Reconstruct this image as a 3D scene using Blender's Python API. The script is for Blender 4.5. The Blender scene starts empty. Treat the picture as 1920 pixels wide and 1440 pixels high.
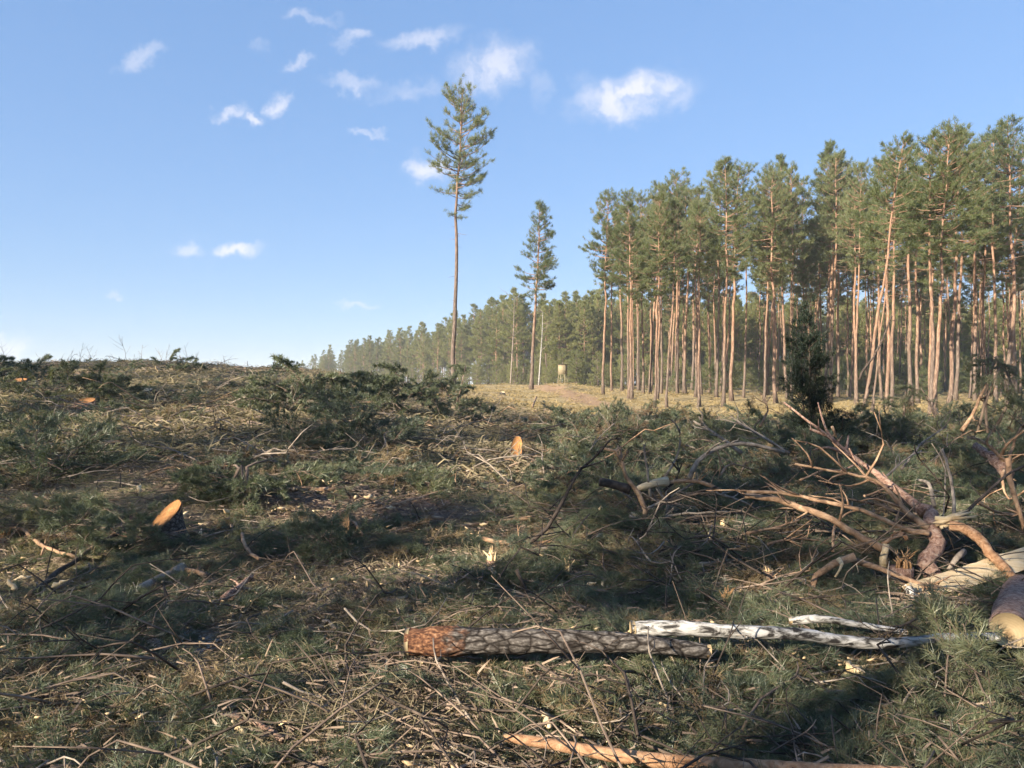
import bpy, math, random
import numpy as np

# ------------------------------------------------------------------ scene, camera, sky, sun, exposure
sc = bpy.context.scene
COL = sc.collection
FPX, CX, CY, CAMZ = 1450.0, 960.0, 720.0, 1.8        # photograph 1920 x 1440, level camera at eye height

cam_d = bpy.data.cameras.new('camera')
cam = bpy.data.objects.new('camera', cam_d)
COL.objects.link(cam)
cam.location = (0, 0, CAMZ)
cam.rotation_euler = (math.pi / 2, 0, 0)
cam_d.sensor_fit = 'HORIZONTAL'
cam_d.angle = 2 * math.atan(960 / FPX)
cam_d.clip_start = 0.05
cam_d.clip_end = 9000
sc.camera = cam

SUN_EL = math.radians(22)
SUN_AZ = math.radians(48)          # sun stands this far left of straight behind the camera
sun_from = np.array([-math.sin(SUN_AZ) * math.cos(SUN_EL), -math.cos(SUN_AZ) * math.cos(SUN_EL), math.sin(SUN_EL)])
sd = bpy.data.lights.new('sun', 'SUN')
sd.energy = 4.3
sd.angle = math.radians(0.55)
sd.color = (1.0, 0.88, 0.70)
sun = bpy.data.objects.new('sun', sd)
COL.objects.link(sun)
from mathutils import Vector, Matrix, Euler
sun.rotation_euler = Vector(tuple(sun_from)).to_track_quat('Z', 'Y').to_euler()
sun.location = (-40, -30, 60)

sc.view_settings.view_transform = 'Standard'
sc.view_settings.look = 'None'
sc.view_settings.gamma = 1
sc.view_settings.use_curve_mapping = False
sc.view_settings.exposure = 1.95
sc.cycles.use_denoising = True
sc.cycles.adaptive_threshold = 0.025
sc.cycles.debug_use_spatial_splits = True
sc.cycles.max_bounces = 4
sc.cycles.diffuse_bounces = 2
sc.cycles.glossy_bounces = 1
sc.cycles.transmission_bounces = 1
sc.cycles.transparent_max_bounces = 4
sc.cycles.caustics_reflective = False
sc.cycles.caustics_refractive = False

SKY_STRENGTH = 0.096
world = bpy.data.worlds.new('World')
sc.world = world
world.cycles.sampling_method = 'MANUAL'
world.cycles.sample_map_resolution = 256
world.use_nodes = True
wn, wl = world.node_tree.nodes, world.node_tree.links
wn.clear()
w_out = wn.new('ShaderNodeOutputWorld')
w_bg = wn.new('ShaderNodeBackground')
w_bg.inputs['Strength'].default_value = SKY_STRENGTH
sky = wn.new('ShaderNodeTexSky')
sky.sky_type = 'NISHITA'
sky.sun_disc = False
sky.sun_elevation = SUN_EL
sky.sun_rotation = math.atan2(sun_from[0], sun_from[1])
sky.air_density = 1.0
sky.dust_density = 0.15
sky.ozone_density = 2.5
# small fair-weather clouds, placed by direction on the sky itself
tc = wn.new('ShaderNodeTexCoord')
sep = wn.new('ShaderNodeSeparateXYZ')
wl.new(tc.outputs['Generated'], sep.inputs[0])
def wmath(op, a, b=None, clamp=False):
    n = wn.new('ShaderNodeMath'); n.operation = op; n.use_clamp = clamp
    for i, v in enumerate((a, b)):
        if v is None: continue
        if isinstance(v, (int, float)): n.inputs[i].default_value = v
        else: wl.new(v, n.inputs[i])
    return n.outputs[0]
ysafe = wmath('MAXIMUM', sep.outputs['Y'], 0.05)
cu, cv = wmath('DIVIDE', sep.outputs['X'], ysafe), wmath('DIVIDE', sep.outputs['Z'], ysafe)
cmb = wn.new('ShaderNodeCombineXYZ')
wl.new(cu, cmb.inputs[0]); wl.new(cv, cmb.inputs[1])
nz = wn.new('ShaderNodeTexNoise'); nz.noise_dimensions = '2D'; nz.inputs['Scale'].default_value = 22; nz.inputs['Detail'].default_value = 4
nz.inputs['Roughness'].default_value = 0.58
wl.new(cmb.outputs[0], nz.inputs['Vector'])
vs = wn.new('ShaderNodeVectorMath'); vs.operation = 'SUBTRACT'; vs.inputs[1].default_value = (0.5, 0.5, 0.5)
wl.new(nz.outputs['Color'], vs.inputs[0])
vm = wn.new('ShaderNodeVectorMath'); vm.operation = 'SCALE'; vm.inputs['Scale'].default_value = 0.055
wl.new(vs.outputs[0], vm.inputs[0])
va = wn.new('ShaderNodeVectorMath'); va.operation = 'ADD'
wl.new(cmb.outputs[0], va.inputs[0]); wl.new(vm.outputs[0], va.inputs[1])
CLOUDS = [(1185, 180, 115, 46, .95, 10), (1245, 172, 60, 36, .6, -8), (925, 125, 80, 46, .72, 14), (795, 70, 75, 20, .55, 12), (660, 72, 42, 15, .5, 4),
          (590, 36, 52, 12, .38, -6), (265, 105, 42, 19, .42, 20), (563, 118, 38, 13, .45, 12), (650, 152, 48, 17, .5, -4),
          (430, 207, 36, 16, .8, 10), (478, 221, 24, 14, .8, 0), (526, 198, 24, 20, .95, 0), (765, 170, 70, 18, .3, 0),
          (695, 250, 24, 8, .42, 0), (802, 318, 38, 30, .85, 0), (358, 467, 30, 20, .6, 10), (447, 468, 44, 16, .9, 6),
          (680, 575, 40, 9, .45, 0), (18, 642, 48, 22, .6, 0), (209, 550, 9, 8, .4, 0), (1010, 165, 20, 40, .22, 10), (1100, 150, 40, 20, .25, 0), (488, 90, 20, 14, .25, 0)]
tot = None
for (px, py, rx, ry, den, tilt) in CLOUDS:
    mp = wn.new('ShaderNodeMapping'); mp.vector_type = 'TEXTURE'
    mp.inputs['Location'].default_value = ((px - CX) / FPX, (CY - py) / FPX, 0)
    mp.inputs['Rotation'].default_value = (0, 0, math.radians(tilt))
    mp.inputs['Scale'].default_value = (1.25 * rx / FPX, 1.3 * ry / FPX, 1e3)
    wl.new(va.outputs[0], mp.inputs['Vector'])
    ln = wn.new('ShaderNodeVectorMath'); ln.operation = 'LENGTH'
    wl.new(mp.outputs[0], ln.inputs[0])
    mr = wn.new('ShaderNodeMapRange'); mr.interpolation_type = 'SMOOTHERSTEP'
    mr.inputs['From Min'].default_value = 1.15; mr.inputs['From Max'].default_value = 0.1
    mr.inputs['To Min'].default_value = 0; mr.inputs['To Max'].default_value = den * .88
    wl.new(ln.outputs['Value'], mr.inputs['Value'])
    tot = mr.outputs[0] if tot is None else wmath('MAXIMUM', tot, mr.outputs[0])
nz2 = wn.new('ShaderNodeTexNoise'); nz2.noise_dimensions = '2D'; nz2.inputs['Scale'].default_value = 34; nz2.inputs['Detail'].default_value = 3
wl.new(va.outputs[0], nz2.inputs['Vector'])
mr2 = wn.new('ShaderNodeMapRange'); mr2.inputs['From Min'].default_value = 0.33; mr2.inputs['From Max'].default_value = 0.62
wl.new(nz2.outputs['Fac'], mr2.inputs['Value'])
tot = wmath('MULTIPLY', tot, wmath('ADD', wmath('MULTIPLY', mr2.outputs[0], 0.6), 0.4))
tot = wmath('MULTIPLY', tot, wmath('GREATER_THAN', sep.outputs['Y'], 0.06), clamp=True)
hs = wn.new('ShaderNodeHueSaturation'); hs.inputs['Saturation'].default_value = 1.5; hs.inputs['Value'].default_value = 1.0
gm = wn.new('ShaderNodeGamma'); gm.inputs['Gamma'].default_value = 0.38
wl.new(sky.outputs[0], gm.inputs['Color']); wl.new(gm.outputs[0], hs.inputs['Color'])
mixc = wn.new('ShaderNodeMix'); mixc.data_type = 'RGBA'
wl.new(tot, mixc.inputs['Factor'])
tint = wn.new('ShaderNodeMix'); tint.data_type = 'RGBA'; tint.blend_type = 'MULTIPLY'; tint.inputs['Factor'].default_value = 1
wl.new(hs.outputs[0], tint.inputs['A']); tint.inputs['B'].default_value = (0.88,1.06,1.40, 1)
wl.new(tint.outputs['Result'], mixc.inputs['A'])
mixc.inputs['B'].default_value = (2.75, 2.75, 3.0, 1)
wl.new(mixc.outputs['Result'], w_bg.inputs['Color'])
wl.new(w_bg.outputs[0], w_out.inputs[0])

# ------------------------------------------------------------------ helpers
R = np.random.default_rng(11)
random.seed(5)

def unit(v):
    v = np.asarray(v, float)
    return v / np.maximum(np.linalg.norm(v, axis=-1, keepdims=True), 1e-9)

def vnoise(x, y, seed=0):
    x = np.asarray(x, float); y = np.asarray(y, float)
    i, j = np.floor(x), np.floor(y)
    fx, fy = x - i, y - j
    fx, fy = fx * fx * (3 - 2 * fx), fy * fy * (3 - 2 * fy)
    def h(a, b):
        v = np.sin(a * 127.1 + b * 311.7 + seed * 74.7) * 43758.5453
        return v - np.floor(v)
    return (h(i, j) * (1 - fx) + h(i + 1, j) * fx) * (1 - fy) + (h(i, j + 1) * (1 - fx) + h(i + 1, j + 1) * fx) * fy

def sstep(a, b, x):
    t = np.clip((np.asarray(x, float) - a) / (b - a), 0, 1)
    return t * t * (3 - 2 * t)

class MB:
    """collects vertices and faces (with a material index) and links them as ONE mesh object"""
    def __init__(s): s.v, s.f3, s.f4, s.m3, s.m4, s.n = [], [], [], [], [], 0
    def add(s, V, F, mi=0):
        V = np.asarray(V, float).reshape(-1, 3); F = np.asarray(F, int)
        s.v.append(V)
        if len(F):
            if F.shape[1] == 3: s.f3.append(F + s.n); s.m3.append(np.full(len(F), mi))
            else: s.f4.append(F + s.n); s.m4.append(np.full(len(F), mi))
        s.n += len(V)
        return s
    def mesh(s, name, mats, smooth=False):
        V = np.concatenate(s.v) if s.v else np.zeros((0, 3))
        f3 = np.concatenate(s.f3) if s.f3 else np.zeros((0, 3), int)
        f4 = np.concatenate(s.f4) if s.f4 else np.zeros((0, 4), int)
        me = bpy.data.meshes.new(name)
        me.vertices.add(len(V)); me.vertices.foreach_set('co', V.astype(np.float32).ravel())
        nl = len(f3) * 3 + len(f4) * 4
        me.loops.add(nl)
        me.loops.foreach_set('vertex_index', np.concatenate([f3.ravel(), f4.ravel()]).astype(np.int32))
        me.polygons.add(len(f3) + len(f4))
        st = np.concatenate([np.arange(len(f3)) * 3, len(f3) * 3 + np.arange(len(f4)) * 4]).astype(np.int32)
        me.polygons.foreach_set('loop_start', st)
        mi = np.concatenate(s.m3 + s.m4) if (s.m3 or s.m4) else np.zeros(0)
        for m in (mats if isinstance(mats, (list, tuple)) else [mats]): me.materials.append(m)
        me.polygons.foreach_set('material_index', mi.astype(np.int32))
        if smooth: me.polygons.foreach_set('use_smooth', np.ones(len(f3) + len(f4), bool))
        me.update(calc_edges=True); me.validate()
        return me

def link(name, data, parent=None, loc=(0, 0, 0)):
    o = bpy.data.objects.new(name, data)
    COL.objects.link(o)
    o.location = tuple(float(c) for c in loc)
    if parent is not None: o.parent = parent
    return o

def tag(o, label=None, cat=None, group=None, kind=None):
    if label: o['label'] = label
    if cat: o['category'] = cat
    if group: o['group'] = group
    if kind: o['kind'] = kind
    return o

def tube(P, r, sides=6, cap=True, rough=0.0, seed=0):
    """tube along the points P with radii r: vertices, quads, cap triangles"""
    P = np.asarray(P, float); n = len(P)
    r = np.broadcast_to(np.asarray(r, float), (n,))
    T = unit(np.gradient(P, axis=0))
    ref = np.array([0, 0, 1.0]) if abs(T[0][2]) < 0.9 else np.array([1.0, 0, 0])
    A = unit(ref - T * (T @ ref)[:, None]); B = np.cross(T, A)
    a = np.linspace(0, 2 * np.pi, sides, endpoint=False)
    rr = r[:, None] * np.ones(sides)
    if rough: rr = rr * (1 + rough * (np.random.default_rng(seed).random((n, sides)) - .5) * 2)
    V = P[:, None, :] + (np.cos(a)[None, :, None] * A[:, None, :] + np.sin(a)[None, :, None] * B[:, None, :]) * rr[:, :, None]
    V = V.reshape(-1, 3)
    i = np.arange(n - 1)[:, None] * sides; k = np.arange(sides)[None, :]; k2 = (k + 1) % sides
    Q = np.stack([i + k, i + k2, i + sides + k2, i + sides + k], -1).reshape(-1, 4)
    C = np.zeros((0, 3), int)
    if cap:
        V = np.vstack([V, P[0], P[-1]])
        c0, c1 = n * sides, n * sides + 1; kk = np.arange(sides); k2 = (kk + 1) % sides
        C = np.vstack([np.stack([np.full(sides, c0), k2, kk], -1), np.stack([np.full(sides, c1), (n - 1) * sides + kk, (n - 1) * sides + k2], -1)])
    return V, Q, C

def add_tube(mb, P, r, sides=6, mi=0, cap=True, rough=0.0, seed=0, cap_mi=None):
    V, Q, C = tube(P, r, sides, cap, rough, seed)
    base = mb.n
    mb.add(V, Q, mi)
    if len(C):
        mb.f3.append(C + base); mb.m3.append(np.full(len(C), mi if cap_mi is None else cap_mi))

def smooth_path(P, n):
    """Catmull-Rom resample of the control points"""
    P = np.asarray(P, float)
    if len(P) < 3: return P[0] + (P[-1] - P[0]) * np.linspace(0, 1, n)[:, None]
    E = np.vstack([2 * P[0] - P[1], P, 2 * P[-1] - P[-2]])
    out = []
    for t in np.linspace(0, len(P) - 1 - 1e-6, n):
        i = int(t); f = t - i
        a, b, c, d = E[i], E[i + 1], E[i + 2], E[i + 3]
        out.append(.5 * (2 * b + (c - a) * f + (2 * a - 5 * b + 4 * c - d) * f * f + (3 * b - a - 3 * c + d) * f ** 3))
    return np.array(out)

def needles(Cn, D, per, length, width, spread, rg, jitter=0.0):
    """thin triangles fanning out from the points Cn around the directions D"""
    Cn = np.repeat(Cn, per, 0); D = np.repeat(unit(D), per, 0); n = len(Cn)
    d = unit(D + rg.normal(size=(n, 3)) * spread)
    L = length * rg.uniform(.65, 1.15, n)[:, None]
    b = Cn + rg.normal(size=(n, 3)) * jitter
    s = unit(np.cross(d, rg.normal(size=(n, 3)))) * width * .5
    V = np.stack([b - s, b + s, b + d * L], 1).reshape(-1, 3)
    return V, np.arange(3 * n).reshape(-1, 3)

# ------------------------------------------------------------------ terrain
def pu(px): return (px - CX) / FPX
A_U = [pu(p) for p in (-400, 0, 300, 450, 560, 650, 720, 850, 1000, 1130, 1225, 1400, 1920)]
A_H = [3.4, 3.35, 3.4, 3.05, 2.85, 2.25, 1.75, 1.2, .5, .2, .1, .05, .05]
B_U = [pu(p) for p in (-400, 700, 800, 1000, 1060, 1130, 1225, 1500, 1920)]
B_H = [0, 0, .2, 1.0, 1.5, 1.0, .7, .7, .7]

def ground(x, y):
    x = np.asarray(x, float); y = np.asarray(y, float)
    u = np.clip(x / np.maximum(y, 6), -1.2, 1.2)
    a = np.interp(u, A_U, A_H); b = np.interp(u, B_U, B_H)
    s = np.interp(y, [0, 7, 12, 16, 24, 36, 50, 58, 75], [0, 0, .12, .19, .38, .68, .97, 1, .92])
    z = a * s + b * sstep(45, 85, y)
    z = z + (1.55 - z) * sstep(95, 140, y)
    near = sstep(400, 60, y)
    z = z + near * (.16 * (vnoise(x / 2.3, y / 2.3, 1) - .5) + .09 * (vnoise(x / .8, y / .8, 2) - .5) + .04 * (vnoise(x / .3, y / .3, 3) - .5))
    z = z + near * .5 * (vnoise(x / 9, y / 9, 4) - .5) * sstep(18, 40, y)
    for (cx, cy, rx, ry, h) in MOUNDS:
        z = z + h * np.exp(-((x - cx) / rx) ** 2 - ((y - cy) / ry) ** 2)
    return z

MOUNDS = []
def hit(px, py, lift=0.0, dmax=400):
    """where the ray through a pixel meets the ground (raised by lift): only gives a direction, distance comes from the ground"""
    u, v = pu(px), (CY - py) / FPX
    d = np.concatenate([np.arange(1.5, 20, .02), np.arange(20, dmax, .1)])
    below = CAMZ + v * d < ground(u * d, d) + lift
    k = int(np.argmax(below)) if below.any() else len(d) - 1
    return np.array([u * d[k], d[k], CAMZ + v * d[k]])
def at(px, py, d): return np.array([pu(px) * d, d, CAMZ + (CY - py) / FPX * d])
_a, _b, _c = hit(310, 1232), hit(25, 1375), hit(680, 1385)
MOUNDS += [(_a[0], _a[1] + .15, .34, .30, .07), (_b[0], _b[1] + .12, .36, .25, .07), (_c[0], _c[1], .3, .2, .10)]
SANDS = [(_a[0], _a[1] + .02, .36, .34), (_b[0], _b[1], .36, .24)]

# ------------------------------------------------------------------ materials
def newmat(name):
    m = bpy.data.materials.new(name); m.use_nodes = True
    nt = m.node_tree; nt.nodes.clear()
    return m, nt, nt.nodes, nt.links

def ramp(nodes, stops, interp='LINEAR'):
    r = nodes.new('ShaderNodeValToRGB'); r.color_ramp.interpolation = interp
    e = r.color_ramp.elements
    while len(e) < len(stops): e.new(.5)
    for k, (p, c) in enumerate(stops): e[k].position = p; e[k].color = (*c, 1)
    return r

def leaf_mat(name, stops, trans=.3, rough=.5, spec=.3, tcol=1.3, patch=False):
    m, nt, N, L = newmat(name)
    out = N.new('ShaderNodeOutputMaterial'); oi = N.new('ShaderNodeObjectInfo'); geo = N.new('ShaderNodeNewGeometry')
    a = N.new('ShaderNodeMath'); a.operation = 'MULTIPLY'; a.inputs[1].default_value = .62; L.new(oi.outputs['Random'], a.inputs[0])
    ad = N.new('ShaderNodeMath'); ad.operation = 'MULTIPLY_ADD'; ad.inputs[1].default_value = .38
    L.new(geo.outputs['Random Per Island'], ad.inputs[0]); L.new(a.outputs[0], ad.inputs[2])
    if patch:
        no = N.new('ShaderNodeTexNoise'); no.noise_dimensions = '2D'; no.inputs['Scale'].default_value = 1.6; no.inputs['Detail'].default_value = 2
        L.new(geo.outputs['Position'], no.inputs['Vector']); L.new(no.outputs['Fac'], a.inputs[0])
    r = ramp(N, stops); L.new(ad.outputs[0], r.inputs['Fac'])
    d = N.new('ShaderNodeBsdfDiffuse'); L.new(r.outputs['Color'], d.inputs['Color'])
    cur = d.outputs[0]
    if spec > .2:
        gl = N.new('ShaderNodeBsdfGlossy'); gl.inputs['Roughness'].default_value = rough; gl.inputs['Color'].default_value = (.8, .8, .8, 1)
        mg = N.new('ShaderNodeMixShader'); mg.inputs[0].default_value = spec * .11
        L.new(cur, mg.inputs[1]); L.new(gl.outputs[0], mg.inputs[2]); cur = mg.outputs[0]
    if trans > 0:
        t = N.new('ShaderNodeBsdfTranslucent')
        g = N.new('ShaderNodeMix'); g.data_type = 'RGBA'; g.blend_type = 'MULTIPLY'; g.inputs['Factor'].default_value = 1
        L.new(r.outputs['Color'], g.inputs['A']); g.inputs['B'].default_value = (tcol * 1.1, tcol * 1.1, tcol * .6, 1)
        L.new(g.outputs['Result'], t.inputs['Color'])
        mx = N.new('ShaderNodeMixShader'); mx.inputs[0].default_value = trans
        L.new(cur, mx.inputs[1]); L.new(t.outputs[0], mx.inputs[2]); cur = mx.outputs[0]
    L.new(cur, out.inputs[0])
    return m

def wood_mat(name, stops, scale=(6, 6, 6), detail=6, bump=.4, rough=.85, spec=.2, distort=0.6, dist=.01):
    m, nt, N, L = newmat(name)
    out = N.new('ShaderNodeOutputMaterial'); tcn = N.new('ShaderNodeTexCoord'); mp = N.new('ShaderNodeMapping')
    mp.inputs['Scale'].default_value = scale
    oi = N.new('ShaderNodeObjectInfo')
    va_ = N.new('ShaderNodeVectorMath'); va_.operation = 'ADD'
    sc_ = N.new('ShaderNodeMath'); sc_.operation = 'MULTIPLY'; sc_.inputs[1].default_value = 37
    L.new(oi.outputs['Random'], sc_.inputs[0]); L.new(tcn.outputs['Object'], va_.inputs[0]); L.new(sc_.outputs[0], va_.inputs[1])
    L.new(va_.outputs[0], mp.inputs['Vector'])
    no = N.new('ShaderNodeTexNoise'); no.inputs['Scale'].default_value = 1; no.inputs['Detail'].default_value = detail
    no.inputs['Roughness'].default_value = .62; no.inputs['Distortion'].default_value = distort
    L.new(mp.outputs[0], no.inputs['Vector'])
    r = ramp(N, stops); L.new(no.outputs['Fac'], r.inputs['Fac'])
    p = N.new('ShaderNodeBsdfPrincipled'); p.inputs['Roughness'].default_value = rough; p.inputs['Specular IOR Level'].default_value = spec
    L.new(r.outputs['Color'], p.inputs['Base Color'])
    b = N.new('ShaderNodeBump'); b.inputs['Strength'].default_value = bump; b.inputs['Distance'].default_value = dist
    L.new(no.outputs['Fac'], b.inputs['Height']); L.new(b.outputs[0], p.inputs['Normal'])
    L.new(p.outputs[0], out.inputs[0])
    return m

M = {}
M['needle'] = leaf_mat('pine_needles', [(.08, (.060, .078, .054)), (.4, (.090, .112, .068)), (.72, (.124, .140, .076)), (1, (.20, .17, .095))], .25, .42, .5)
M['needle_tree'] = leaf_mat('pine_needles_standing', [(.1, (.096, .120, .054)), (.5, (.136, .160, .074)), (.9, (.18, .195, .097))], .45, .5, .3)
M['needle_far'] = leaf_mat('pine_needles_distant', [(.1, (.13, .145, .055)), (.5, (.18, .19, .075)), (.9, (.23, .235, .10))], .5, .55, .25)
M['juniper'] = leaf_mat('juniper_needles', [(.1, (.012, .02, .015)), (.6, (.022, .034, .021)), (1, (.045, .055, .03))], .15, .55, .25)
M['straw'] = leaf_mat('dry_grass', [(.1, (.11, .092, .066)), (.4, (.185, .155, .105)), (.75, (.265, .225, .145)), (1, (.165, .175, .08))], .25, .7, .15, patch=True)
M['moss'] = leaf_mat('mossy_grass', [(.1, (.16, .125, .06)), (.5, (.29, .225, .12)), (1, (.40, .315, .18))], .25, .7, .15, patch=True)
M['litter'] = leaf_mat('bark_litter', [(.1, (.09, .066, .055)), (.5, (.20, .15, .115)), (.85, (.31, .235, .18)), (1, (.40, .31, .23))], 0, .85, .15, patch=True)
M['chip'] = leaf_mat('fresh_wood_chips', [(.1, (.30, .19, .10)), (.5, (.52, .38, .22)), (1, (.68, .55, .36))], 0, .75, .2, patch=True)
M['twig'] = wood_mat('twig_bark', [(.3, (.06, .045, .037)), (.5, (.15, .11, .085)), (.7, (.26, .195, .145))], (5, 5, 5), 4, .3)
M['branch_grey'] = wood_mat('grey_branch_bark', [(.3, (.08, .065, .055)), (.5, (.20, .165, .135)), (.7, (.36, .30, .24))], (9, 9, 9), 6, .5)
M['branch_tan'] = wood_mat('tan_branch_bark', [(.3, (.09, .055, .035)), (.5, (.25, .155, .095)), (.68, (.42, .29, .19))], (9, 9, 9), 6, .5)
M['branch_dark'] = wood_mat('dark_branch_bark', [(.3, (.022, .017, .014)), (.5, (.055, .042, .034)), (.7, (.12, .09, .07))], (9, 9, 9), 6, .5)
M['bark_pink'] = wood_mat('flaky_pink_bark', [(.30, (.07, .038, .028)), (.42, (.18, .10, .073)), (.55, (.30, .195, .145)), (.75, (.42, .33, .27))], (22, 22, 22), 9, 1.0, distort=1.3, dist=.018)
M['bark_orange'] = wood_mat('orange_thin_bark', [(.28, (.11, .055, .03)), (.42, (.26, .14, .075)), (.55, (.36, .21, .12)), (.75, (.46, .32, .21))], (16, 22, 22), 8, .8, distort=1.2, dist=.012)
M['birch'] = wood_mat('birch_bark', [(.40, (.025, .022, .02)), (.47, (.20, .19, .175)), (.56, (.42, .405, .385)), (.8, (.55, .54, .52))], (9, 26, 26), 6, .5)
M['raw'] = wood_mat('raw_split_wood', [(.25, (.32, .21, .11)), (.5, (.50, .385, .235)), (.75, (.62, .52, .37))], (3, 30, 30), 5, .5, .7)
M['raw_orange'] = wood_mat('fresh_cut_wood', [(.28, (.15, .065, .026)), (.42, (.27, .125, .046)), (.6, (.34, .17, .066)), (.8, (.41, .235, .11))], (22, 22, 22), 7, .5, .85, distort=1.5)
M['splinter'] = wood_mat('splintered_wood', [(.25, (.40, .25, .12)), (.5, (.60, .44, .25)), (.75, (.78, .66, .45))], (30, 30, 5), 4, .5, .7)
M['plank'] = wood_mat('weathered_boards', [(.3, (.16, .13, .085)), (.6, (.27, .225, .14)), (.8, (.33, .285, .19))], (3, 3, 20), 5, .3)

def bark_log_mat(butt=False):                                   # grey plated pine bark, deep dark furrows
    m, nt, N, L = newmat('furrowed_pine_bark')
    out = N.new('ShaderNodeOutputMaterial'); tcn = N.new('ShaderNodeTexCoord'); mp = N.new('ShaderNodeMapping')
    mp.inputs['Scale'].default_value = (17, 34, 34); L.new(tcn.outputs['Object'], mp.inputs['Vector'])
    no = N.new('ShaderNodeTexNoise'); no.inputs['Scale'].default_value = .8; no.inputs['Detail'].default_value = 5
    L.new(mp.outputs[0], no.inputs['Vector'])
    mx = N.new('ShaderNodeMix'); mx.data_type = 'VECTOR'; mx.inputs['Factor'].default_value = .35
    L.new(mp.outputs[0], mx.inputs['A']); L.new(no.outputs['Color'], mx.inputs['B'])
    vo = N.new('ShaderNodeTexVoronoi'); vo.feature = 'DISTANCE_TO_EDGE'; vo.inputs['Scale'].default_value = .9
    L.new(mx.outputs['Result'], vo.inputs['Vector'])
    n2 = N.new('ShaderNodeTexNoise'); n2.inputs['Scale'].default_value = 2.5; n2.inputs['Detail'].default_value = 6
    L.new(mp.outputs[0], n2.inputs['Vector'])
    r = ramp(N, [(.3, (.035, .03, .027)), (.5, (.085, .075, .067)), (.7, (.19, .172, .158))]); L.new(n2.outputs['Fac'], r.inputs['Fac'])
    r2 = ramp(N, [(0, (.10, .08, .07)), (.18, (1, 1, 1))]); L.new(vo.outputs['Distance'], r2.inputs['Fac'])
    mm = N.new('ShaderNodeMix'); mm.data_type = 'RGBA'; mm.blend_type = 'MULTIPLY'; mm.inputs['Factor'].default_value = 1
    L.new(r.outputs['Color'], mm.inputs['A']); L.new(r2.outputs['Color'], mm.inputs['B'])
    p = N.new('ShaderNodeBsdfPrincipled'); p.inputs['Roughness'].default_value = .9; p.inputs['Specular IOR Level'].default_value = .15
    cfin = mm.outputs['Result']
    if butt:
        sx = N.new('ShaderNodeSeparateXYZ'); L.new(tcn.outputs['Object'], sx.inputs[0])
        n3 = N.new('ShaderNodeTexNoise'); n3.inputs['Scale'].default_value = 11; n3.inputs['Detail'].default_value = 4; L.new(tcn.outputs['Object'], n3.inputs['Vector'])
        aa = N.new('ShaderNodeMath'); aa.operation = 'MULTIPLY_ADD'; aa.inputs[1].default_value = .45; L.new(n3.outputs['Fac'], aa.inputs[0]); L.new(sx.outputs['X'], aa.inputs[2])
        mr_ = N.new('ShaderNodeMapRange'); mr_.inputs['From Min'].default_value = .46; mr_.inputs['From Max'].default_value = .54; mr_.inputs['To Min'].default_value = 1; mr_.inputs['To Max'].default_value = 0
        L.new(aa.outputs[0], mr_.inputs['Value'])
        rr_ = ramp(N, [(.3, (.028, .015, .011)), (.48, (.09, .04, .023)), (.62, (.19, .095, .05)), (.8, (.27, .18, .12))]); L.new(n2.outputs['Fac'], rr_.inputs['Fac'])
        m3 = N.new('ShaderNodeMix'); m3.data_type = 'RGBA'; L.new(mr_.outputs[0], m3.inputs['Factor']); L.new(cfin, m3.inputs['A']); L.new(rr_.outputs['Color'], m3.inputs['B']); cfin = m3.outputs['Result']
    L.new(cfin, p.inputs['Base Color'])
    b = N.new('ShaderNodeBump'); b.inputs['Strength'].default_value = .9; b.inputs['Distance'].default_value = .02
    L.new(vo.outputs['Distance'], b.inputs['Height']); L.new(b.outputs[0], p.inputs['Normal'])
    L.new(p.outputs[0], out.inputs[0])
    return m
M['bark_log'] = bark_log_mat()
M['bark_butt'] = bark_log_mat(True)

def cut_mat():                                        # sawn face with growth rings about its own centre
    m, nt, N, L = newmat('sawn_pine_face')
    out = N.new('ShaderNodeOutputMaterial'); tcn = N.new('ShaderNodeTexCoord')
    no = N.new('ShaderNodeTexNoise'); no.inputs['Scale'].default_value = 9; no.inputs['Detail'].default_value = 4
    L.new(tcn.outputs['Object'], no.inputs['Vector'])
    mx = N.new('ShaderNodeMix'); mx.data_type = 'VECTOR'; mx.inputs['Factor'].default_value = .04
    L.new(tcn.outputs['Object'], mx.inputs['A']); L.new(no.outputs['Color'], mx.inputs['B'])
    ln = N.new('ShaderNodeVectorMath'); ln.operation = 'LENGTH'; L.new(mx.outputs['Result'], ln.inputs[0])
    s = N.new('ShaderNodeMath'); s.operation = 'MULTIPLY'; s.inputs[1].default_value = 420; L.new(ln.outputs['Value'], s.inputs[0])
    si = N.new('ShaderNodeMath'); si.operation = 'SINE'; L.new(s.outputs[0], si.inputs[0])
    ma = N.new('ShaderNodeMath'); ma.operation = 'MULTIPLY_ADD'; ma.inputs[1].default_value = .045; ma.inputs[2].default_value = .05
    L.new(si.outputs[0], ma.inputs[0])
    a2 = N.new('ShaderNodeMath'); a2.operation = 'ADD'; L.new(ma.outputs[0], a2.inputs[0]); L.new(no.outputs['Fac'], a2.inputs[1])
    r = ramp(N, [(.2, (.17, .12, .065)), (.5, (.27, .20, .11)), (.8, (.35, .27, .155))]); L.new(a2.outputs[0], r.inputs['Fac'])
    r2 = ramp(N, [(0, (.45, .36, .28)), (.030, (.62, .52, .42)), (.045, (1, 1, 1))]); L.new(ln.outputs['Value'], r2.inputs['Fac'])
    mm = N.new('ShaderNodeMix'); mm.data_type = 'RGBA'; mm.blend_type = 'MULTIPLY'; mm.inputs['Factor'].default_value = 1
    L.new(r.outputs['Color'], mm.inputs['A']); L.new(r2.outputs['Color'], mm.inputs['B'])
    p = N.new('ShaderNodeBsdfPrincipled'); p.inputs['Roughness'].default_value = .8; L.new(mm.outputs['Result'], p.inputs['Base Color'])
    L.new(p.outputs[0], out.inputs[0])
    return m
M['cut'] = cut_mat()

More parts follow.
